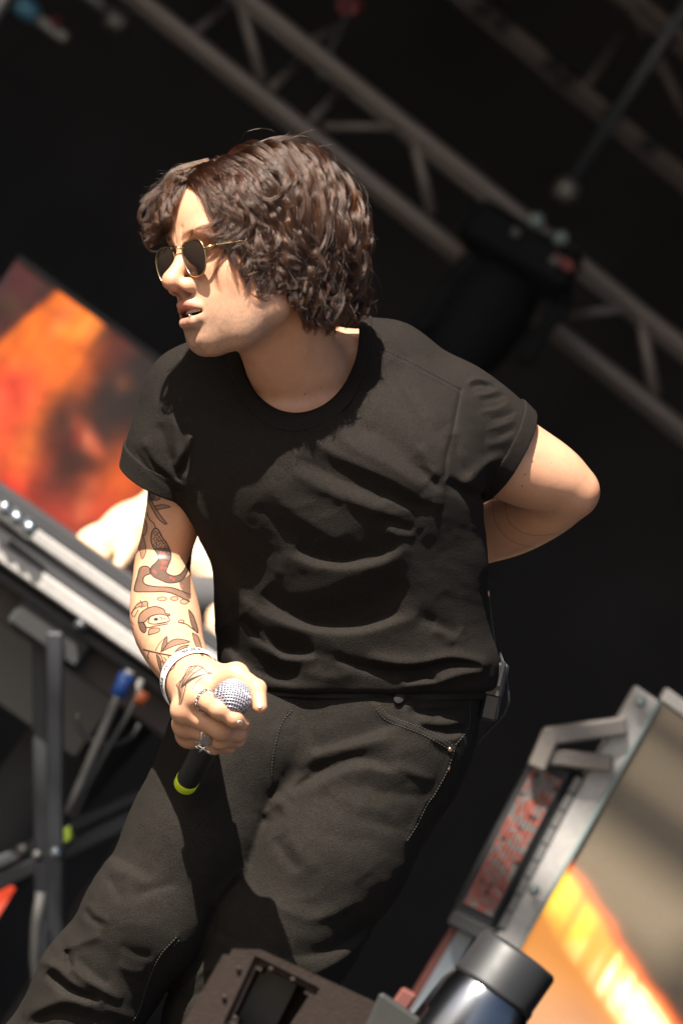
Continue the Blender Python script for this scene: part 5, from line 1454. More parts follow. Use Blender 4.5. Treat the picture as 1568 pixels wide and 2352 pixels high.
def grow(q0, o, L, side, n=26, fwd=0., drop=1.0, swirl=0.):
    """One lock: leaves the scalp, follows the mop at relative depth o (0 skull, 1 outside), falls."""
    nrm = (q0 - SKC) / SKR ** 2; nrm /= np.linalg.norm(nrm)
    front = np.clip((q0[2] + .02) / .09, 0, 1)
    d = nrm * .9 + np.array([side * (.55 + .5 * front), .15, -.25])
    d /= np.linalg.norm(d); q = q0.copy(); pts = [q.copy()]; ds = L / (n - 1)
    cen = SKC + (OUC - SKC) * o; rad = SKR + (OUR - SKR) * o
    for i in range(1, n):
        t = i / (n - 1)
        up = np.clip((q[1] - .03) / .09, 0, 1)                    # near the top: sideways; lower: down
        f = np.array([side * (.95 * up + .05), -(.25 + 1.1 * (1 - up)) * drop, -.20 * up + fwd * t])
        ang = swirl * t; f = np.array([f[0] + ang * .4, f[1], f[2] + ang])
        f /= np.linalg.norm(f)
        d = .72 * d + .28 * f; d /= np.linalg.norm(d)
        q = q + d * ds
        rd = rad if q[1] > cen[1] else rad * np.array([1, 1.75, 1])
        e = np.linalg.norm((q - cen) / rd)
        tgt = 1.0; w = min(1, t * 3.5)
        if t < .82:
            s0 = np.linalg.norm((q - SKC) / SKR)
            want = cen + (q - cen) * (tgt / e)
            q = q + (want - q) * w * .55
        s0 = np.linalg.norm((q - SKC) / (SKR + .003))
        if s0 < 1: q = SKC + (q - SKC) / s0
        d = q - pts[-1]; d /= np.linalg.norm(d) + 1e-9
        pts.append(q.copy())
    return np.array(pts)
def frames(g):
    t = np.gradient(g, axis=0); t /= np.linalg.norm(t, axis=1, keepdims=True) + 1e-12
    u = np.zeros_like(g); p = np.cross(t[0], [0.3, .2, 1.]); p /= np.linalg.norm(p)
    for i in range(len(g)):
        p = p - t[i] * (p @ t[i]); p /= np.linalg.norm(p) + 1e-12; u[i] = p
    return t, u, np.cross(t, u)
def curl(g, amp, turns, ph, p=1.3, hand=1, flat=1.0):
    n = len(g); s = np.linspace(0, 1, n); t, u, b = frames(g)
    a = amp * s ** p; th = ph + hand * 2 * np.pi * turns * s ** 1.25
    return g + a[:, None] * ((np.cos(th) - np.cos(ph) * (1 - s))[:, None] * u + flat * (np.sin(th) - np.sin(ph) * (1 - s))[:, None] * b)
def strands(g, k, r0, r1, rng, frizz=.0008, lenj=.18):
    n = len(g); s = np.linspace(0, 1, n); t, u, b = frames(g)
    th = rng.uniform(0, 2 * np.pi, k); rr = np.sqrt(rng.uniform(0, 1, k))
    wid = r0 * np.interp(s, [0, .25, .7, 1], [.8, 1.0, .75, r1])
    tw = rng.uniform(-1.2, 1.2) * s
    A = th[:, None] + tw[None]
    off = rr[:, None, None] * wid[None, :, None] * (np.cos(A)[..., None] * u[None] + .6 * np.sin(A)[..., None] * b[None])
    ph = rng.uniform(0, 6.28, (k, 3)); fr = rng.uniform(3, 9, (k, 3))
    fz = frizz * np.sin(ph[:, None, :] + fr[:, None, :] * s[None, :, None] * 2) * (s ** .7)[None, :, None]
    out_ = g[None] + off + fz
    # individual lengths
    ln = 1 - lenj * rng.uniform(0, 1, k) ** 2
    idx = ln[:, None] * s[None] * (n - 1); i0 = np.minimum(idx.astype(int), n - 2); f = (idx - i0)[..., None]
    ar = np.arange(k)[:, None]
    return out_[ar, i0] * (1 - f) + out_[ar, i0 + 1] * f
LOCKS = []
def push_out(g, gap=.0035):
    """Keeps a lock outside the skin."""
    for _ in range(3):
        L_ = (HO + g @ HR.T).astype(F32); d = sd_body(L_)
        m_ = d < gap
        if not m_[3:].any(): break
        e = 1e-3; gr = np.stack([sd_body(L_ + _v(np.eye(3)[k] * e)) - d for k in range(3)], 1); gr /= np.linalg.norm(gr, axis=1, keepdims=True) + 1e-9
        mv = np.where(m_, gap - d, 0)[:, None] * gr; mv[:2] = 0
        g = g + mv @ HR
    return g
def trim(g):
    L_ = HO + g @ HR.T; x_, y_ = to_px(L_)
    jy = R2.normal() * 14; y_ = y_ + jy; bad = (y_ > 758) | ((x_ < 672) & (y_ > 700)) | ((x_ < 640) & (y_ > 680)) | ((y_ > 735) & (x_ < 690))
    bad |= (x_ < 322 + R2.normal() * 6)
    bad &= L_[:, 2] > -.02
    if not bad.any(): return g
    k = int(np.argmax(bad))
    if k < 9: return None
    t = np.linspace(0, k - 1, len(g)); i = np.minimum(t.astype(int), len(g) - 2); f = (t - i)[:, None]
    return g[i] * (1 - f) + g[i + 1] * f
def add_lock(g, k=64, r0=.0055, r1=.35, frizz=.0009):
    g = trim(push_out(g))
    if g is not None: LOCKS.append(strands(g, k, r0, r1 * .7, R2, frizz, .38))
cnt = 0
while cnt < 470:
    v = R2.normal(size=3); v /= np.linalg.norm(v)
    q0 = SKC + v * SKR
    if not root_ok(q0): continue
    side = 1. if q0[0] > -.004 + R2.normal() * .002 else -1.
    if side < 0 and q0[2] < -.02 and q0[0] < -.03 and R2.uniform() < .5: continue
    front = np.clip((q0[2] + .01) / .08, 0, 1); top = np.clip((q0[1] - .06) / .05, 0, 1)
    o = R2.uniform(.10, .95)
    if front > .5: o *= .7
    yt = R2.uniform(-.045, -.005) if q0[2] > 0 else (R2.uniform(-.075, -.02) if q0[2] > -.05 else R2.uniform(-.105, -.05))
    if side < 0 and q0[2] > 0: yt = R2.uniform(.0, .04)
    L = min(.215, max(.07, (q0[1] - yt) * 1.05 + .025 + .05 * top))
    fwd = R2.uniform(-.3, .5) * front + (.9 * front if side < 0 else 0)
    g = grow(q0, o, L, side, fwd=fwd, swirl=R2.normal() * .15)
    g = curl(g, R2.uniform(.005, .012), R2.uniform(.9, 2.2), R2.uniform(0, 6.28), 1.7, R2.choice([-1, 1]))
    add_lock(g, 84, R2.uniform(.0045, .0078)); cnt += 1
# underlayer close to the scalp
cnt = 0
while cnt < 130:
    v = R2.normal(size=3); v /= np.linalg.norm(v); q0 = SKC + v * SKR
    if not root_ok(q0): continue
    side = 1. if q0[0] > 0 else -1.
    g = grow(q0, R2.uniform(.05, .35), R2.uniform(.06, .10), side)
    add_lock(curl(g, .004, 1.2, R2.uniform(0, 6), 1.5), 60, .010); cnt += 1
# locks traced along their real course over the mop
def on_mop(px, py, o):
    a, b = P(px, py, 0.), P(px, py, 1.); b = b - a                       # a + z b
    cen = SKC + (OUC - SKC) * o
    qa, qb = (a - HO) @ HR - cen, b @ HR
    rad = SKR + (OUR - SKR) * o
    for _ in range(2):
        A, Bq, Cq = ((qb / rad) ** 2).sum(), 2 * (qa * qb / rad ** 2).sum(), ((qa / rad) ** 2).sum() - 1
        D = Bq * Bq - 4 * A * Cq
        z = (-Bq + math.sqrt(max(D, 0))) / (2 * A)
        y = (qa + z * qb)[1]
        rad = rad.copy(); rad[1] = (SKR + (OUR - SKR) * o)[1] if y > 0 else .20
    return (a + z * b - HO) @ HR
def resample(p, n=26):
    p = np.asarray(p); e = np.vstack([2 * p[0] - p[1], p, 2 * p[-1] - p[-2]]); o = []
    for i in range(len(p) - 1):
        for u in np.linspace(0, 1, 12, endpoint=False):
            a_, b, c_, d = e[i:i + 4]
            o.append(.5 * (2 * b + (c_ - a_) * u + (2 * a_ - 5 * b + 4 * c_ - d) * u * u + (3 * b - a_ - 3 * c_ + d) * u ** 3))
    o.append(p[-1]); o = np.array(o)
    s = np.concatenate([[0], np.cumsum(np.linalg.norm(np.diff(o, axis=0), axis=1))])
    t = np.linspace(0, s[-1], n)
    return np.stack([np.interp(t, s, o[:, k]) for k in range(3)], 1)
ZT = lambda pts: [(280.1 + .3953 * x, 280.1 + .3953 * y) for x, y in pts]
NEAR = [
 [(430, 350), (480, 400), (540, 470), (600, 540), (600, 600), (540, 640), (470, 630)],
 [(440, 340), (520, 380), (600, 440), (660, 520), (680, 600), (640, 660), (560, 680), (510, 690)],
 [(460, 330), (560, 350), (640, 400), (720, 480), (760, 560), (740, 640), (680, 700), (620, 720)],
 [(480, 310), (600, 320), (690, 380), (760, 470), (830, 540), (880, 580), (900, 630)],
 [(500, 300), (620, 290), (700, 330), (720, 420), (760, 500), (850, 560)],
 [(540, 270), (660, 240), (740, 270), (790, 350), (830, 430), (900, 470), (950, 440)],
 [(600, 240), (720, 200), (820, 230), (880, 300), (930, 330), (960, 400), (930, 470)],
 [(640, 210), (780, 170), (900, 190), (960, 260), (980, 360), (960, 450), (990, 530)],
 [(700, 190), (840, 140), (960, 150), (1040, 210), (1060, 280), (1020, 350), (980, 380)],
 [(760, 160), (900, 120), (1040, 140), (1120, 210), (1160, 300), (1200, 390), (1180, 470)],
 [(850, 130), (980, 110), (1110, 150), (1200, 230), (1270, 330), (1290, 430), (1250, 520)],
 [(900, 120), (1050, 120), (1180, 180), (1280, 280), (1350, 390), (1380, 500), (1340, 600)],
 [(1150, 200), (1270, 290), (1360, 420), (1400, 560), (1390, 680), (1340, 770), (1400, 810)],
 [(1100, 250), (1200, 380), (1270, 520), (1300, 650), (1270, 760), (1330, 830), (1420, 850)],
 [(1050, 330), (1120, 470), (1160, 600), (1200, 720), (1260, 800), (1340, 870), (1410, 900)],
 [(960, 420), (1030, 540), (1080, 640), (1150, 700), (1220, 740), (1250, 700), (1240, 640)],
 [(900, 470), (960, 580), (1020, 680), (1080, 760), (1160, 830), (1240, 860)],
 [(800, 500), (860, 600), (900, 680), (880, 760), (820, 800), (760, 790)],
 [(720, 520), (780, 620), (800, 720), (770, 800), (720, 860), (700, 850)],
 [(680, 600), (700, 680), (760, 740), (820, 800), (850, 880), (800, 930)],
 [(660, 560), (690, 640), (700, 720), (760, 780), (760, 850), (710, 870)],
 [(820, 780), (860, 860), (930, 920), (960, 960), (920, 985), (860, 990)],
 [(900, 800), (960, 880), (1010, 930), (1060, 920)],
 [(760, 840), (800, 920), (840, 990), (820, 1030), (780, 1010)],
 [(740, 620), (820, 700), (900, 760), (960, 820), (1040, 860), (1120, 850)],
 [(860, 560), (940, 660), (1000, 760), (1060, 840), (1150, 890)],
 [(1020, 800), (1060, 900), (1080, 1000), (1050, 1080), (1080, 1160), (1150, 1190)],
 [(1100, 820), (1140, 930), (1160, 1040), (1140, 1120), (1180, 1200), (1260, 1190)],
 [(1180, 840), (1230, 950), (1250, 1060), (1260, 1150), (1310, 1160)],
 [(1260, 880), (1310, 970), (1330, 1060), (1370, 1060), (1410, 1010)],
 [(1320, 860), (1370, 950), (1380, 1040), (1360, 1110), (1300, 1150)],
 [(960, 900), (980, 1000), (990, 1080), (1040, 1150), (1110, 1190)],
 [(1000, 640), (1060, 760), (1080, 860), (1120, 960), (1200, 1010), (1280, 1000)],
 [(1140, 560), (1200, 680), (1230, 800), (1290, 900), (1370, 960), (1410, 940)],
 [(1300, 560), (1360, 680), (1380, 800), (1360, 900), (1390, 990)],
 [(1230, 300), (1310, 430), (1340, 570), (1320, 690), (1290, 780)],
 [(560, 480), (620, 560), (640, 630), (600, 690), (540, 700)],
 [(392, 318), (440, 345), (510, 400), (580, 470), (640, 540), (660, 600)],
 [(400, 300), (460, 330), (540, 370), (620, 440), (690, 520), (730, 600)],
 [(420, 280), (520, 290), (600, 330), (660, 400), (700, 480)],
]
FAR = [
 [(500, 235), (420, 262), (320, 300), (262, 380), (240, 460), (215, 540), (190, 620), (205, 660)],
 [(490, 245), (380, 285), (300, 340), (272, 440), (280, 540), (262, 620), (210, 650), (170, 610)],
 [(480, 250), (360, 300), (290, 370), (205, 430), (135, 490), (102, 580), (130, 650), (190, 680)],
 [(430, 290), (330, 350), (262, 430), (190, 470), (140, 540), (150, 610), (210, 630), (240, 590)],
 [(400, 320), (320, 380), (292, 450), (292, 530), (282, 610), (230, 670), (170, 690), (140, 700)],
 [(420, 310), (330, 360), (270, 420), (225, 500), (230, 580), (190, 640), (130, 620)],
 [(480, 285), (420, 312), (370, 350), (335, 410), (310, 470), (300, 540)],
 [(450, 300), (395, 335), (355, 380), (330, 440)],
]
for gi, g0 in enumerate(NEAR + FAR):
    isfar = gi >= len(NEAR)
    z_ = ZT(g0)
    for rep in range(6 if isfar else 7):
        j = R2.normal(size=2) * (9 if rep else 2)
        o0 = R2.uniform(.62, 1.02)
        n_ = len(z_); pp = []
        for i, (x, y) in enumerate(z_):
            t = i / (n_ - 1)
            o = o0 * min(1, .10 + 2.4 * t) + .06 * math.sin(i * 1.7 + rep)
            oo = (j * (.4 + .9 * t) + R2.normal(size=2) * 4 * t)
            pp.append(on_mop(x + oo[0], y + oo[1], max(.05, o)))
        if isfar:
            pp = [p + np.array([-.004, 0, .012 * i / n_]) for i, p in enumerate(pp)]
        g = resample(pp)
        g = curl(g, R2.uniform(.003, .0085) * (.5 if isfar else 1), R2.uniform(.8, 2.1), R2.uniform(0, 6.28), 1.6, R2.choice([-1, 1]))
        s0 = np.linalg.norm((g - SKC) / (SKR + .002), axis=1)
        g = np.where((s0 < 1)[:, None] & (g[:, 1:2] > -.01), SKC + (g - SKC) / s0[:, None], g)
        add_lock(g, 76, R2.uniform(.0026, .0056), R2.uniform(.3, .9), .0009)
# loose single curls over the forehead
for pts, k, r in (([(425, 372), (440, 410), (470, 460), (477, 510), (450, 560), (402, 574), (382, 590), (392, 640), (412, 690)], 7, .0007),
                  ([(108, 640), (130, 700), (165, 748), (212, 752), (232, 722)], 30, .0016), ([(590, 600), (545, 565), (490, 575), (462, 620), (500, 640), (560, 640)], 24, .0016),
                  ([(620, 640), (560, 625), (500, 640), (480, 660), (520, 690)], 20, .0014), ([(640, 660), (580, 690), (520, 700), (500, 680)], 22, .0016),
                  ([(700, 840), (690, 880), (730, 890), (790, 870)], 26, .0018), ([(780, 960), (790, 1010), (830, 1040), (870, 1030)], 10, .0016), ([(690, 110), (720, 60), (800, 38), (870, 50), (915, 85)], 3, .0006),
                  ([(650, 590), (600, 660), (600, 730), (650, 760), (700, 730)], 26, .0020), ([(700, 640), (640, 700), (620, 780), (660, 830), (720, 800)], 26, .0020), ([(720, 760), (690, 820), (700, 900), (760, 900)], 22, .0018),
                  ([(420, 350), (400, 400), (392, 450), (405, 480)], 5, .0008)):
    far_lock = pts[0][0] < 200
    pp = []
    for i, (x, y) in enumerate(ZT(pts)):
        p = on_mop(x, y, .85 if (y > 330 or far_lock) and not (590 < pts[0][0] < 730 and pts[0][1] > 560 and len(pts) < 6) else 1.12)
        if 380 < pts[0][0] < 660 and pts[0][1] < 700:                    # lies close over the brow
            p = on_mop(x, y, .22)
        pp.append(p)
    LOCKS.append(strands(resample(pp), k, r, .8, R2, .0006))
HA = np.concatenate(LOCKS)
# single stray hairs
stray = []
for _ in range(3000):
    base = HA[R2.integers(len(HA))]
    g = base.copy(); s = np.linspace(0, 1, len(g))
    st0 = (g - OUC); st0 /= np.linalg.norm(st0, axis=1, keepdims=True)
    g = g + st0 * (R2.uniform(.001, .018) * R2.uniform(.2, 1) * s ** 1.6)[:, None]
    g = curl(g, R2.uniform(.002, .007), R2.uniform(1, 3), R2.uniform(0, 6.28), 1.2, R2.choice([-1, 1]))
    stray.append(g)
for _ in range(420):
    base = HA[R2.integers(len(HA))]; i0 = R2.integers(4, 16); p0 = base[i0]
    o_ = (p0 - OUC) / OUR; e_ = np.linalg.norm(o_)
    if e_ < .86: continue
    o_ /= np.linalg.norm(o_); tg = base[min(i0 + 3, 25)] - p0; tg /= np.linalg.norm(tg) + 1e-9
    s = np.linspace(0, 1, 26)[:, None]
    g = p0 + tg * s * R2.uniform(.015, .04) + o_ * (s ** .8) * R2.uniform(.004, .016) + R2.normal(size=3) * .004 * s ** 2
    stray.append(curl(g, R2.uniform(.001, .004), R2.uniform(.5, 2), R2.uniform(0, 6.28), 1.2, R2.choice([-1, 1])))
HA = np.concatenate([HA, np.array(stray)])
hair = hair_curves('hair', HO + HA @ HR.T, .00014, M_hair, person)
print('strands', len(HA))
# eyebrows
eb = []
for sd in (-1, 1):
    for _ in range(170):
        t = R2.uniform(0, 1)
        c_ = np.array([sd * (.010 + .042 * t), .0205 + .010 * math.sin(t * 2.4) - .004 * t, .1015 - .004 * t - .030 * t * t]) + R2.normal(size=3) * np.array([.001, .0022, .0006])
        d_ = np.array([sd * .9, .5 - .9 * t, -.25 - .5 * t]); d_ /= np.linalg.norm(d_)
        eb.append(c_ + d_ * np.linspace(0, .009, 6)[:, None] + np.linspace(0, 1, 6)[:, None] ** 2 * np.array([0, -.0015, 0]))
hair_curves('eyebrow', HO + np.array(eb) @ HR.T, .00014, M_hair, person)

# ------------------------------------------------------------------ surface probes
def bvh_of(V, Q, lo, hi):
    m = ((V > lo) & (V < hi)).all(1)[Q].all(1)
    q = Q[m]; used, inv = np.unique(q, return_inverse=True); q = inv.reshape(q.shape)
    return BVHTree.FromPolygons([tuple(p) for p in V[used]], [tuple(int(i) for i in f) for f in q])
B_hand = bvh_of(V_BODY, Q_BODY, P(330, 1800, .05), P(660, 1480, .42))
B_face = bvh_of(V_BODY, Q_BODY, HO - .14, HO + .14)
B_jean = bvh_of(JEANS[0], JEANS[1], P(0, 2420, -.2), P(1250, 1500, .3))
B_shirt = bvh_of(SHIRT[0], SHIRT[1], P(230, 1640, -.2), P(1300, 690, .3))
def hit(b, px, py):
    o = P(px, py, 1.5); d = P(px, py, -1.) - o; d /= np.linalg.norm(d)
    loc, nrm, _, _ = b.ray_cast(Vector(o), Vector(d))
    if loc is None: return None, None
    n = np.array(nrm); n = n if n[2] > 0 else -n
    return np.array(loc), n
def patch(b, cx, cy, ru, rv, ang, lift, nu=10, power=2.6, bulge=.0):
    """A small plate that follows the surface (nail, tab)."""
    v, f = [], []; ca, sa = math.cos(ang), math.sin(ang)
    rows = []
    for i in range(nu):
        r = i / (nu - 1); ring = []
        for k in range(20):
            t = 2 * math.pi * k / 20; c, s = math.cos(t), math.sin(t)
            rr = r / (abs(c) ** power + abs(s) ** power) ** (1 / power)
            u, w = ru * rr * c, rv * rr * s
            p, n = hit(b, cx + u * ca - w * sa, cy + u * sa + w * ca)
            if p is None: p, n = hit(b, cx + .5 * (u * ca - w * sa), cy + .5 * (u * sa + w * ca))
            l = lift + bulge * (1 - r * r) if i < nu - 1 else -.0006
            ring.append(len(v)); v.append(p + n * l)
        rows.append(ring)
    for a, c in zip(rows[:-1], rows[1:]):
        for k in range(20): f.append((a[k], a[(k + 1) % 20], c[(k + 1) % 20], c[k]))
    return v, f

# nails, teeth, lip ring
M_nail = mat('nail', (.56, .36, .29), rough=.28, spec=.5, sss=.1)
for (cx, cy, ru, rv, an) in ((552, 1661, 7.5, 6.0, .5), (596.5, 1617, 5.5, 11, .02)):
    v, f = patch(B_hand, cx, cy, ru, rv, an, .0007)
    mesh_L('fingernail', v, f, M_nail, person)
M_teeth = mat('tooth_enamel', (.62, .56, .45), rough=.25, sss=.1)
m = MB()
for k in range(9):
    x = -.0172 + .0043 * k
    m.box(H(x, -.0645, .0868 - 14 * x * x), hS, hU, hF, .0019, .0035, .0018, .0008)
m.lean('teeth', M_teeth, person, True)
M_silver = mat('silver', (.62, .60, .58), rough=.2, metal=1., rvary=(300, .1))
p_, n_ = hit(B_face, 436, 730)
M_ring_n = unit(np.cross(n_, np.array([0, 1., 0])))
lip = MB().tube([p_ - n_ * .0042 + .0052 * (math.cos(a) * n_ + math.sin(a) * np.array([-.1, .98, .1])) for a in np.linspace(0, 2 * math.pi, 20, endpoint=False)], .0007, 8, close=True).lean('lip_ring', M_silver, None, True)
tag(lip, 'thin silver ring through his lower lip', 'lip ring')

# ------------------------------------------------------------------ sunglasses
M_gold = mat('gold_wire', (.46, .34, .18), rough=.2, metal=1., rvary=(60, .06))
M_lens = mat('smoked_lens', (.016, .010, .007), rough=.05, spec=.30)
M_clear = mat('nose_pad', (.5, .45, .35), rough=.2, trans=.6)
sg = empty('sunglasses', W(H(0, 0, .10)), 'gold wire sunglasses with dark hexagonal lenses on his nose', 'sunglasses')
OUTL = [(-.0205, .0180), (-.0080, .0215), (.0100, .0212), (.0205, .0150), (.0245, .0010), (.0205, -.0140), (.0110, -.0225), (-.0060, -.0230), (-.0170, -.0160), (-.0238, .0020)]
for sd in (1, -1):
    th = math.radians(3) * sd
    n_ = HR @ np.array([math.sin(th), -.10, math.cos(th)]); n_ /= np.linalg.norm(n_)
    u_ = HR @ np.array([math.cos(th), 0, -math.sin(th)]); u_ -= n_ * (u_ @ n_); u_ /= np.linalg.norm(u_); w_ = np.cross(n_, u_)
    c_ = H(.0310 * sd, -.0055, .0980)
    o2 = np.array([(x * sd * .93, y * .97) for x, y in OUTL]); e = np.vstack([o2[-1], o2, o2[:2]]); ring = []
    for i in range(len(o2)):
        for t in (0, .25, .5, .75):
            a_, b, cc_, d = e[i:i + 4]
            ring.append(.5 * (2 * b + (cc_ - a_) * t + (2 * a_ - 5 * b + 4 * cc_ - d) * t * t + (3 * b - a_ - 3 * cc_ + d) * t ** 3))
    rim = [c_ + u_ * x + w_ * y for x, y in ring]
    fr = MB().tube(rim, .00092, 8, close=True).lean('lens_frame', M_gold, sg, True)
    v = [c_ + n_ * .0042] ; f = []; N = len(rim)
    for q in (.5, 1.0):
        v += [c_ + (p - c_) * q * .985 + n_ * .0042 * (1 - q * q) for p in rim]
    for k in range(N):
        f.append((0, 1 + k, 1 + (k + 1) % N)); f.append((1 + k, 1 + N + k, 1 + N + (k + 1) % N, 1 + (k + 1) % N))
    nb_ = len(v); v += [p - n_ * .0016 for p in v[:1]] + [p - n_ * .0016 for p in v[1:nb_]]
    f += [tuple(i + nb_ for i in q[::-1]) for q in f]
    MB().add(v, f).lean('lens', M_lens, sg, True)
    # hinge and arm to the ear
    h0 = c_ + u_ * .0218 * sd + w_ * .0075
    h1 = H(.0620 * sd, .0050, .0860)
    MB().tube([h0, h0 * .5 + h1 * .5 + n_ * .002, h1], [.0016, .0021, .0018], 8).lean('hinge', M_gold, sg, True)
    MB().tube([h1, H(.0755 * sd, .0090, .045), H(.0790 * sd, .0090, .000), H(.0780 * sd, .000, -.022), H(.0770 * sd, -.018, -.030)], .0011, 8).lean('temple_arm', M_gold, sg, True)
    MB().tube([c_ - u_ * .0185 * sd + w_ * .002, H(.0135 * sd, -.006, .0985), H(.0120 * sd, -.011, .0965)], .0006, 6).lean('pad_wire', M_gold, sg, True)
    MB().lathe(H(.0118 * sd, -.011, .0960), HR @ np.array([-.8 * sd, 0, -.5]), [(.0005, -.001), (.0028, -.0005), (.0028, .0005), (.0005, .001)], 12).lean('nose_pad', M_clear, sg, True)
MB().tube([H(.0105, .0075, .1005), H(.005, .0115, .1045), H(-.005, .0115, .1045), H(-.0105, .0075, .1005)], .0011, 8).lean('bridge', M_gold, sg, True)

# ------------------------------------------------------------------ microphone
M_mic = mat('mic_black', (.014, .013, .013), rough=.42, spec=.5, vary=[(20, .15)])
M_wire = mat('grille_wire', (.46, .44, .50), rough=.32, metal=.55, rvary=(200, .1))
M_foam = mat('mic_foam', (.010, .010, .016), rough=.9)
M_yel = mat('neon_tape', (.50, .62, .015), rough=.55, vary=[(60, .1)])
mc = empty('microphone', W(MIC_B - MIC_A * .09), 'handheld microphone with silver mesh ball and neon yellow tape on its tail', 'microphone')
RB = .0222
a1_ = unit(np.cross(MIC_A, np.array([.3, .2, -1.]))); a2_ = np.cross(MIC_A, a1_)
MB().lathe(MIC_B, MIC_A, [(.001, RB - .0020)] + [((RB - .0018) * math.cos(t), (RB - .0018) * math.sin(t)) for t in np.linspace(1.4, -.3, 12)] + [(.0178, -.0200)], 32).lean('foam', M_foam, mc, True)
# woven wire: two families over dome and cone
def grille(fam):
    m = MB(); e, g = (a1_, a2_) if fam == 0 else (a2_, a1_)
    ca, sa_ = math.cos(.5), math.sin(.5); e, g = e * ca + g * sa_ * (1 if fam == 0 else -1), g * ca - e * sa_ * (1 if fam == 0 else -1)
    step = .00305
    for k in range(-7, 8):
        x = k * step
        if abs(x) > RB - .0008: continue
        rr = math.sqrt(RB * RB - x * x); pts = []
        for t in np.linspace(-.62 if abs(x) < .016 else -.5, math.pi + (.62 if abs(x) < .016 else .5), 46):
            h = rr * math.sin(t); y = rr * math.cos(t)
            wv_ = .00038 * math.cos(y / step * math.pi + (k % 2) * math.pi + fam * math.pi)
            p = e * x + g * y + MIC_A * h
            pts.append(MIC_B + p * (1 + wv_ / RB))
        m.tube(pts, .00084, 5)
    return m
gm = grille(0); gm2 = grille(1); gm.add(gm2.v, gm2.f)
o = gm.lean('grille', M_wire, mc, True)
# lower cone of the grille: fine mesh rings
m = MB()
for k in range(6):
    h = -.0120 - .0018 * k; r = .0209 - .00038 * k
    m.tube([MIC_B + MIC_A * h + r * (math.cos(t) * a1_ + math.sin(t) * a2_) for t in np.linspace(0, 2 * math.pi, 40, endpoint=False)], .00055, 5, close=True)
for k in range(44):
    t = 2 * math.pi * k / 44; dd = math.cos(t) * a1_ + math.sin(t) * a2_; t2 = t + .09; d2 = math.cos(t2) * a1_ + math.sin(t2) * a2_
    m.tube([MIC_B - MIC_A * .0105 + dd * .0209, MIC_B - MIC_A * .0225 + d2 * .0188], .00050, 4)
m.lean('grille_skirt', M_wire, mc, True)
M_bluering = mat('blue_white_ring', (.55, .66, .78), rough=.25, metal=.3)  # highlight on the chrome rim put into the base colour as blue-white
MB().lathe(MIC_B, MIC_A, [(.0185, -.0240), (.0200, -.0236), (.0202, -.0222), (.0190, -.0214)], 36).lean('collar_ring', M_bluering, mc, True)
MB().lathe(MIC_B, MIC_A, [(.0140, -.2165), (.0142, -.213), (.0150, -.180), (.0162, -.128), (.0172, -.077), (.0180, -.042), (.0182, -.0240)], 40).lean('handle', M_mic, mc, True)
MB().lathe(MIC_B, MIC_A, [(.0130, -.2310), (.0144, -.2285), (.0146, -.2145), (.0140, -.2130)], 40).lean('tape_band', M_yel, mc, True)

# ------------------------------------------------------------------ wristband
M_band = mat('white_band', (.78, .77, .74), rough=.45, vary=[(60, .05)])
M_print = mat('band_print', (.03, .03, .035), rough=.6)
bw_c = P(449, 1566, .190); bw_a = unit(wR - P(402, 1492, .128)); bw_a = unit(bw_a + np.array([.10, .03, 0]))
b1 = unit(np.cross(bw_a, np.array([0, 0, 1.]))); b2 = np.cross(bw_a, b1)
# angle 0 faces the camera
f0 = np.array([0, 0, 1.]) - bw_a * bw_a[2]; f0 = unit(f0); s0 = unit(np.cross(bw_a, f0))
_ts = np.linspace(0, 2 * math.pi, 49)[:-1]; _rad = []
for t in _ts:
    dd_ = math.sin(t) * s0 + math.cos(t) * f0; rr = np.linspace(.016, .06, 90)
    best = 0
    for h in (-.007, .0, .007):
        dq = sd_body((bw_c + bw_a * h + rr[:, None] * dd_).astype(F32))
        best = max(best, rr[int(np.argmax(dq > .0006))])
    _rad.append(best)
_rad = np.array(_rad)
for _ in range(6): _rad = np.maximum(_rad, .25 * np.roll(_rad, 1) + .5 * _rad + .25 * np.roll(_rad, -1))
_rad += .0012
def bandp(t, h, lift=0.):
    r = np.interp(t % (2 * math.pi), np.append(_ts, 2 * math.pi), np.append(_rad, _rad[0])) + lift
    return bw_c + bw_a * h + r * (math.sin(t) * s0 + math.cos(t) * f0)
wb = empty('wristband', W(bw_c), 'white paper festival wristband with black print round his tattooed wrist', 'wristband')
v, f = [], []; N = 72
for lift in (0, .0007):
    for h in (-.0072, 0, .0072):
        for k in range(N): v.append(bandp(2 * math.pi * k / N, h, lift))
for s_ in (0, 1):
    for r in (0, 1):
        for k in range(N):
            a = (s_ * 3 + r) * N; f.append((a + k, a + (k + 1) % N, a + N + (k + 1) % N, a + N + k))
for k in range(N):
    f.append((k, (k + 1) % N, 3 * N + (k + 1) % N, 3 * N + k)); f.append((2 * N + k, 2 * N + (k + 1) % N, 5 * N + (k + 1) % N, 5 * N + k))
MB().add(v, f).lean('band', M_band, wb, True)
def words(txt, size, bold=0.):
    c = bpy.data.curves.new('words', 'FONT'); c.body = txt; c.size = size; c.offset = bold; c.align_x = 'CENTER'; c.align_y = 'CENTER'
    o = bpy.data.objects.new('words', c); COL.objects.link(o)
    me = bpy.data.meshes.new_from_object(o.evaluated_get(bpy.context.evaluated_depsgraph_get()))
    V_ = np.array([v.co[:] for v in me.vertices]); F_ = [tuple(p.vertices) for p in me.polygons]
    bpy.data.objects.remove(o); bpy.data.curves.remove(c); bpy.data.meshes.remove(me)
    return V_, F_
sgn = 1 if (s0 @ np.array([1, -.0, 0])) > 0 else -1
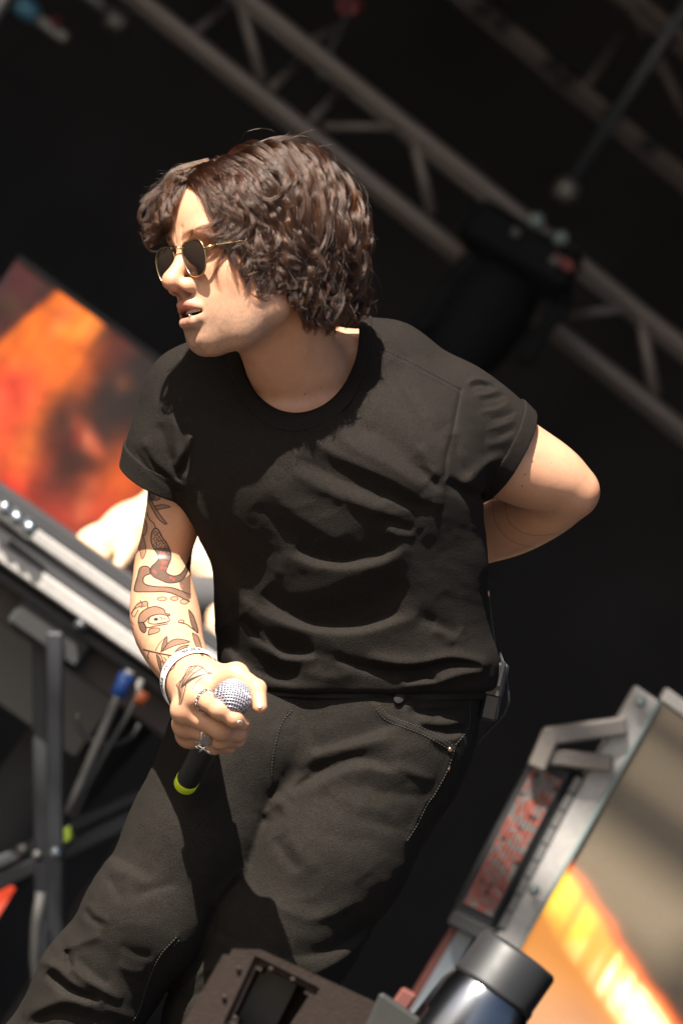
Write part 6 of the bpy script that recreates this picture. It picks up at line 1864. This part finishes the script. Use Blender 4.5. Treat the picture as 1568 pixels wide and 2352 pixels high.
for txt, size, t0, h0, bold in (('SUN', .0098, .62, .0002, .0004), ('REUZING', .0052, -.02, .0008, .00012), ('festival', .0024, -.06, -.0040, 0), ('ALL', .0085, -.70, .0002, .0004), ('/', .0110, -.98, .0002, .0004)):
    V_, F_ = words(txt, size, bold)
    vv = [bandp(sgn * (t0 + p[0] / .0335), -(h0 + p[1]), .0012) for p in V_]
    MB().add(vv, F_).lean('print', M_print, wb, False)

# ------------------------------------------------------------------ rings
M_dsilver = mat('dark_silver', (.36, .36, .42), rough=.22, metal=1., rvary=(400, .12))
j0, j1 = FJ['index'][0], FJ['index'][1]; fd = unit(j1 - j0); rc = j0 + (j1 - j0) * .42
f1 = unit(np.cross(fd, np.array([0, 0, 1.]))); f2 = np.cross(fd, f1)
m = MB(); r_ = .01355
for k in range(18):
    t = 2 * math.pi * k / 18; cpt = rc + r_ * (math.cos(t) * f1 + math.sin(t) * f2)
    tg = -math.sin(t) * f1 + math.cos(t) * f2; rd = math.cos(t) * f1 + math.sin(t) * f2
    d_ = unit(tg * .8 + fd * (.6 if k % 2 else -.6))
    e2 = unit(np.cross(d_, rd))
    m.tube([cpt + .0026 * math.cos(a) * d_ + .0015 * math.sin(a) * e2 + rd * .0006 * (k % 2) for a in np.linspace(0, 2 * math.pi, 10, endpoint=False)], .00062, 5, close=True)
o = m.lean('chain_ring', M_dsilver, None, True); tag(o, 'dark silver chain link ring on his index finger', 'ring')
def hp(px, py, l=.0006):
    p, n = hit(B_hand, px, py)
    return p + n * l
sr = empty('signet_ring', W(hp(476, 1700)), 'silver signet ring with a flared plate on his ring finger', 'ring')
j0, j1 = FJ['ring'][0], FJ['ring'][1]; fd = unit(j1 - j0); rc = j0 + (j1 - j0) * .62
f1 = unit(np.cross(fd, np.array([0, 0, 1.]))); f2 = np.cross(fd, f1)
MB().tube([rc + .0130 * (math.cos(t) * f1 + math.sin(t) * f2) for t in np.linspace(0, 2 * math.pi, 32, endpoint=False)], .0016, 8, close=True).lean('hoop', M_silver, sr, True)
top = [hp(476, 1685, .0024), hp(483, 1688, .0024), hp(487, 1707, .0030), hp(483, 1711, .0034), hp(460, 1704, .0034), hp(459, 1700, .003)]
nn = unit(np.cross(top[2] - top[0], top[4] - top[0])); nn = nn if nn[2] > 0 else -nn
vv = top + [p - nn * .0038 for p in top]; n6 = 6
MB().add(vv, [tuple(range(6)), tuple(range(11, 5, -1))] + [(k, (k + 1) % 6, 6 + (k + 1) % 6, 6 + k) for k in range(6)]).lean('plate', M_silver, sr)
sk = empty('cross_ring', W(hp(468, 1718)), 'silver ring shaped as crossed bars on his little finger', 'ring')
j0, j1 = FJ['pinky'][0], FJ['pinky'][1]; fd = unit(j1 - j0); rc = j0 + (j1 - j0) * .60
f1 = unit(np.cross(fd, np.array([0, 0, 1.]))); f2 = np.cross(fd, f1)
MB().tube([rc + .0114 * (math.cos(t) * f1 + math.sin(t) * f2) for t in np.linspace(0, 2 * math.pi, 28, endpoint=False)], .0014, 8, close=True).lean('hoop', M_silver, sk, True)
zr = hp(466, 1714)[2] + .002
for (a, b) in (((452, 1709), (482, 1730)), ((478, 1709), (458, 1727)), ((449, 1711), (455, 1721)), ((476, 1723), (484, 1732))):
    MB().tube([P(*a, zr), P((a[0] + b[0]) / 2, (a[1] + b[1]) / 2, zr + .0012), P(*b, zr)], [.0012, .0016, .0012], 8).lean('bar', M_silver, sk, True)

# ------------------------------------------------------------------ belt, stitching, rivets, transmitter pack
M_leather = mat('black_leather', (.009, .008, .0076), rough=.65, spec=.15, vary=[(30, .2)], bump=[('voro', 700, .15, .0006)])
yb, yh = (P(0, 1568)[1] + P(0, 1604)[1]) / 2, (P(0, 1568)[1] - P(0, 1604)[1]) / 2
Vb, Qb_ = mesh_sdf(lambda p: smax(np.abs(sd_loft(p, LP) - .0035) - .0024, np.abs(p[:, 1] - yb + .02 * (p[:, 0] - .05)) - yh, .002), P(440, 1660, -.22), P(1180, 1510, .14), .0022)
mesh_L('belt', Vb, Qb_, M_leather, person)
v, f = patch(B_jean, 916, 1603, 13, 17, .45, .0050, power=2.2, bulge=.0004)
mesh_L('belt_tip', v, f, M_leather, person)
M_thread = mat('grey_thread', (.032, .029, .025), rough=.8)
def stitches(name, b, lines, parent, m_, pitch=7.2, ln=4.4, r=.00045, off=.0004):
    m = MB()
    for pts in lines:
        pts = np.array(pts, float); e = np.vstack([2 * pts[0] - pts[1], pts, 2 * pts[-1] - pts[-2]]); o = []
        for i in range(len(pts) - 1):
            for u in np.linspace(0, 1, 40, endpoint=False):
                a_, bb, c_, d = e[i:i + 4]
                o.append(.5 * (2 * bb + (c_ - a_) * u + (2 * a_ - 5 * bb + 4 * c_ - d) * u * u + (3 * bb - a_ - 3 * c_ + d) * u ** 3))
        o = np.array(o); s = np.concatenate([[0], np.cumsum(np.linalg.norm(np.diff(o, axis=0), axis=1))])
        for t in np.arange(0, s[-1] - ln, pitch):
            q = []
            for tt in (t, t + ln / 2, t + ln):
                p, n = hit(b, np.interp(tt, s, o[:, 0]), np.interp(tt, s, o[:, 1]))
                if p is not None: q.append(p + n * (off + (r * .5 if tt == t + ln / 2 else 0)))
            if len(q) == 3 and max(np.linalg.norm(q[0] - q[1]), np.linalg.norm(q[2] - q[1])) < .008: m.tube(q, r, 5)
    if m.v:
        o = m.lean(name, m_, parent, True); o['kind'] = 'stuff'; return o
z7 = lambda *q: [(457.3 + .47917 * x, 1388.3 + .47917 * y) for x, y in q]
zk = lambda *q: [(.30564 * x, 1633.3 + .30564 * y) for x, y in q]
stitches('stitching', B_jean, [z7((446, 508), (398, 562), (366, 660), (349, 770), (348, 830)), 
     z7((858, 478), (912, 534), (1060, 590), (1160, 640), (1222, 682)), z7((848, 500), (900, 556), (1048, 614), (1148, 664), (1212, 704)),
     z7((1220, 700), (1190, 790), (1130, 905), (1090, 960), (1040, 1060), (990, 1140)), z7((1292, 430), (1296, 520), (1284, 600), (1220, 680)),
     zk((1325, 1700), (1195, 1850), (1105, 2060), (1045, 2250), (980, 2350)), zk((1345, 1720), (1300, 1775))], jeans, M_thread)
M_copper = mat('copper_rivet', (.45, .26, .18), rough=.3, metal=1.)
for (x, y) in ((1033, 1722), (1031, 1766)):
    p, n = hit(B_jean, x, y)
    if p is not None: MB().lathe(p, n, [(.0034, -.001), (.0034, .0009), (.0022, .0017), (.0006, .0014)], 14).lean('rivet', M_copper, jeans, True)
M_seam = mat('shirt_thread', (.012, .011, .011), rough=.9)
z5 = lambda *q: [(718.7 + .4375 * x, 718.7 + .4375 * y) for x, y in q]
z4 = lambda *q: [(277.7 + .41667 * x, 718.7 + .41667 * y) for x, y in q]
stitches('stitching', B_shirt, [z5((275, 168), (425, 240), (600, 331), (772, 424)), z5((262, 150), (420, 214), (598, 304), (772, 398)), z5((783, 402), (760, 520), (738, 640)), z4((430, 244), (340, 269), (258, 322))], shirt, M_seam, 6, 3.6, .00045)

wp = empty('transmitter_pack', W(P(1130, 1590, -.06)), 'black in ear monitor pack clipped on the belt at his hip', 'transmitter')
M_pack = mat('pack_plastic', (.018, .018, .019), rough=.35, spec=.5, vary=[(40, .2)], rvary=(60, .1))
pd = unit(P(1112, 1655, 0) - P(1142, 1520, 0)); ps = unit(np.cross(zz, pd)); ps = ps if ps[0] > 0 else -ps
MB().box(P(1137, 1560, -.055), pd, ps, zz, .022, .0125, .030, .003).lean('pack_body', M_pack, wp)
MB().box(P(1124, 1622, -.055), pd, ps, zz, .018, .0115, .028, .004).lean('battery_door', M_pack, wp)
MB().box(P(1150, 1548, -.022), pd, ps, zz, .016, .0022, .010, .0008).lean('belt_clip', M_pack, wp)
MB().box(P(1141, 1592, -.0245), pd, ps, zz, .0035, .0022, .001, .0003).lean('latch', M_steel, wp)
MB().tube([P(1142, 1525, -.07), P(1130, 1440, -.09), P(1121, 1356, -.09)], [.0018, .0014, .0011], 8).lean('antenna', M_rubber, wp, True)
MB().tube([P(1121, 1372, -.09), P(1121, 1357, -.09)], .0016, 8).lean('antenna_tip', M_copper, wp, True)
ec = MB().tube([P(x, y, z) for x, y, z in ((1143, 1490, -.08), (1152, 1515, -.06), (1158, 1545, -.04), (1166, 1585, -.04), (1168, 1610, -.04), (1158, 1640, -.045), (1130, 1670, -.05), (1102, 1700, -.055), (1086, 1722, -.06), (1072, 1738, -.08))], .0019, 8).lean('earphone_cable', mat('braided_cable', (.015, .015, .018), rough=.5, bump=[('wave', 260, .8, .001)]), None, True)
tag(ec, 'black braided cable looping from the pack behind his hip', 'cable')

# ------------------------------------------------------------------ shoes
M_shoe = mat('black_shoe', (.018, .017, .017), rough=.5)
M_sole = mat('shoe_sole', (.10, .10, .095), rough=.7)
for leg in (LEG_R, LEG_L):
    a = W(leg[-1]); d_ = unit(np.array([-.25, -1., 0]))
    s_ = np.array([-d_[1], d_[0], 0])
    def sd_shoe(p):
        q = p - _v(a); x, y, z_ = q @ _v(d_), q @ _v(s_), p[:, 2]
        pp = np.stack([x, y, z_], 1)
        d = sd_chain(pp, [(0, 0, a[2] + .0), (0, 0, .09), (.08, 0, .065), (.19, 0, .045)], [.055, .048, .045, .040], .03)
        return smax(d, .022 - z_, .006)
    def sd_sole(p):
        q = p - _v(a); x, y, z_ = q @ _v(d_), q @ _v(s_), p[:, 2]
        pp = np.stack([x, y, z_ * 0], 1)
        return smax(sd_cap(pp, (-.01, 0, 0), (.19, 0, 0), .050, .046), np.abs(z_ - .0125) - .0115, .005)
    Vs, Qs = mesh_sdf(sd_shoe, a + np.array([-.25, -.32, -a[2]]), a + np.array([.25, .2, .10]), .006)
    sh = mesh_world('shoe', Vs, Qs, M_shoe, person)
    Vs, Qs = mesh_sdf(sd_sole, a + np.array([-.25, -.32, -a[2] - .01]), a + np.array([.25, .2, .06 - a[2]]), .005)
    mesh_world('sole', Vs, Qs, M_sole, sh)

# ------------------------------------------------------------------ the keyboard player behind
kp_hip, kp_ch, kp_hd = P(560, 1420, -3.15), P(640, 1180, -3.05), P(700, 985, -2.88)
foot_w = W(kp_hip); foot_w[2] = 0
kp = empty('person', [foot_w[0], foot_w[1], 0.0], 'keyboard player bending behind the case, bare forearms catching the sun', 'person')
M_skin2 = mat('pale_skin', (.55, .37, .24), rough=.5, sss=.1, vary=[(30, .06)])
def sd_kp(p):
    d = sd_ell(p, kp_hd, (.075, .11, .09))
    d = smin(d, sd_cap(p, kp_hd, kp_ch, .05, .06), .03)
    d = smin(d, sd_chain(p, [kp_ch, P(520, 1090, -2.95), P(400, 1165, -2.90), P(300, 1222, -2.84), P(250, 1248, -2.82)], [.09, .055, .050, .046, .038], .03), .03)
    d = smin(d, sd_ell(p, P(228, 1252, -2.80), (.046, .036, .022)), .02)
    d = smin(d, sd_chain(p, [P(300, 1250, -2.80), P(282, 1285, -2.76), P(264, 1312, -2.74)], [.020, .013, .010], .008), .010)
    for k, (x, y) in enumerate(((196, 1262), (206, 1278), (222, 1290), (240, 1298))):
        d = smin(d, sd_cap(p, P(228, 1250, -2.80), P(x, y, -2.765), .013, .009), .008)
    d = smin(d, sd_chain(p, [kp_ch, P(620, 1130, -2.9), P(520, 1215, -2.82), P(468, 1290, -2.78)], [.09, .056, .046, .038], .03), .03)
    d = smin(d, sd_chain(p, [P(478, 1310, -2.78), P(510, 1390, -2.74), P(512, 1445, -2.70)], [.034, .030, .030], .02), .02)
    for x, y in ((486, 1490), (500, 1500), (516, 1502), (532, 1495)):
        d = smin(d, sd_cap(p, P(512, 1445, -2.70), P(x, y, -2.66), .013, .009), .008)
    return d
Vk, Qk = mesh_sdf(sd_kp, P(120, 1560, -3.2), P(860, 820, -2.4), .006)
mesh_L('body', Vk, Qk, M_skin2, kp)
Vk, Qk = mesh_sdf(lambda p: smin(smin(smin(sd_cap(p, kp_hip, kp_ch, .15, .16), sd_cap(p, kp_ch, P(560, 1085, -2.98), .10, .075), .05), smin(sd_cap(p, kp_ch, P(640, 1125, -2.94), .10, .075), sd_cap(p, kp_hip, P(430, 1370, -2.90), .13, .10), .06), .05), sd_cap(p, P(395, 1372, -2.74), P(560, 1372, -2.74), .040), .03), P(150, 1700, -3.5), P(1000, 880, -2.5), .010)
mesh_L('shirt', Vk, Qk, mat('dark_grey_shirt', (.045, .042, .044), rough=.9), kp)
dn_ = np.array([0, 0, -1.])
hipw = W(kp_hip)
def sd_tr(p):
    d = None
    for sx in (-.10, .12):
        k = np.array([hipw[0] + sx * 1.2, hipw[1] - .10, hipw[2] * .52]); ft = np.array([hipw[0] + sx * 1.3, hipw[1], .06])
        e = sd_chain(p, [hipw + np.array([sx, 0, 0]), k, ft], [.11, .08, .06], .03)
        d = e if d is None else smin(d, e, .03)
    return d
Vk, Qk = mesh_sdf(sd_tr, hipw + np.array([-.45, -.35, -hipw[2]]), hipw + np.array([.45, .3, .2]), .011)
mesh_world('trousers', Vk, Qk, mat('black_trousers', (.02, .019, .02), rough=.9), kp)
hk = RNG.normal(size=(160, 3)); hk /= np.linalg.norm(hk, axis=1, keepdims=True); hk[:, 1] = np.abs(hk[:, 1])
base = kp_hd + hk * np.array([.076, .11, .09])
hs = base[:, None, :] + hk[:, None, :] * np.linspace(0, .03, 8)[None, :, None] + np.linspace(0, 1, 8)[None, :, None] ** 2 * np.array([0, -.05, .0])
hs = np.concatenate([hs + RNG.normal(size=(160, 1, 3)) * .006 for _ in range(12)])
hair_curves('hair', hs, .0006, M_hair, kp)
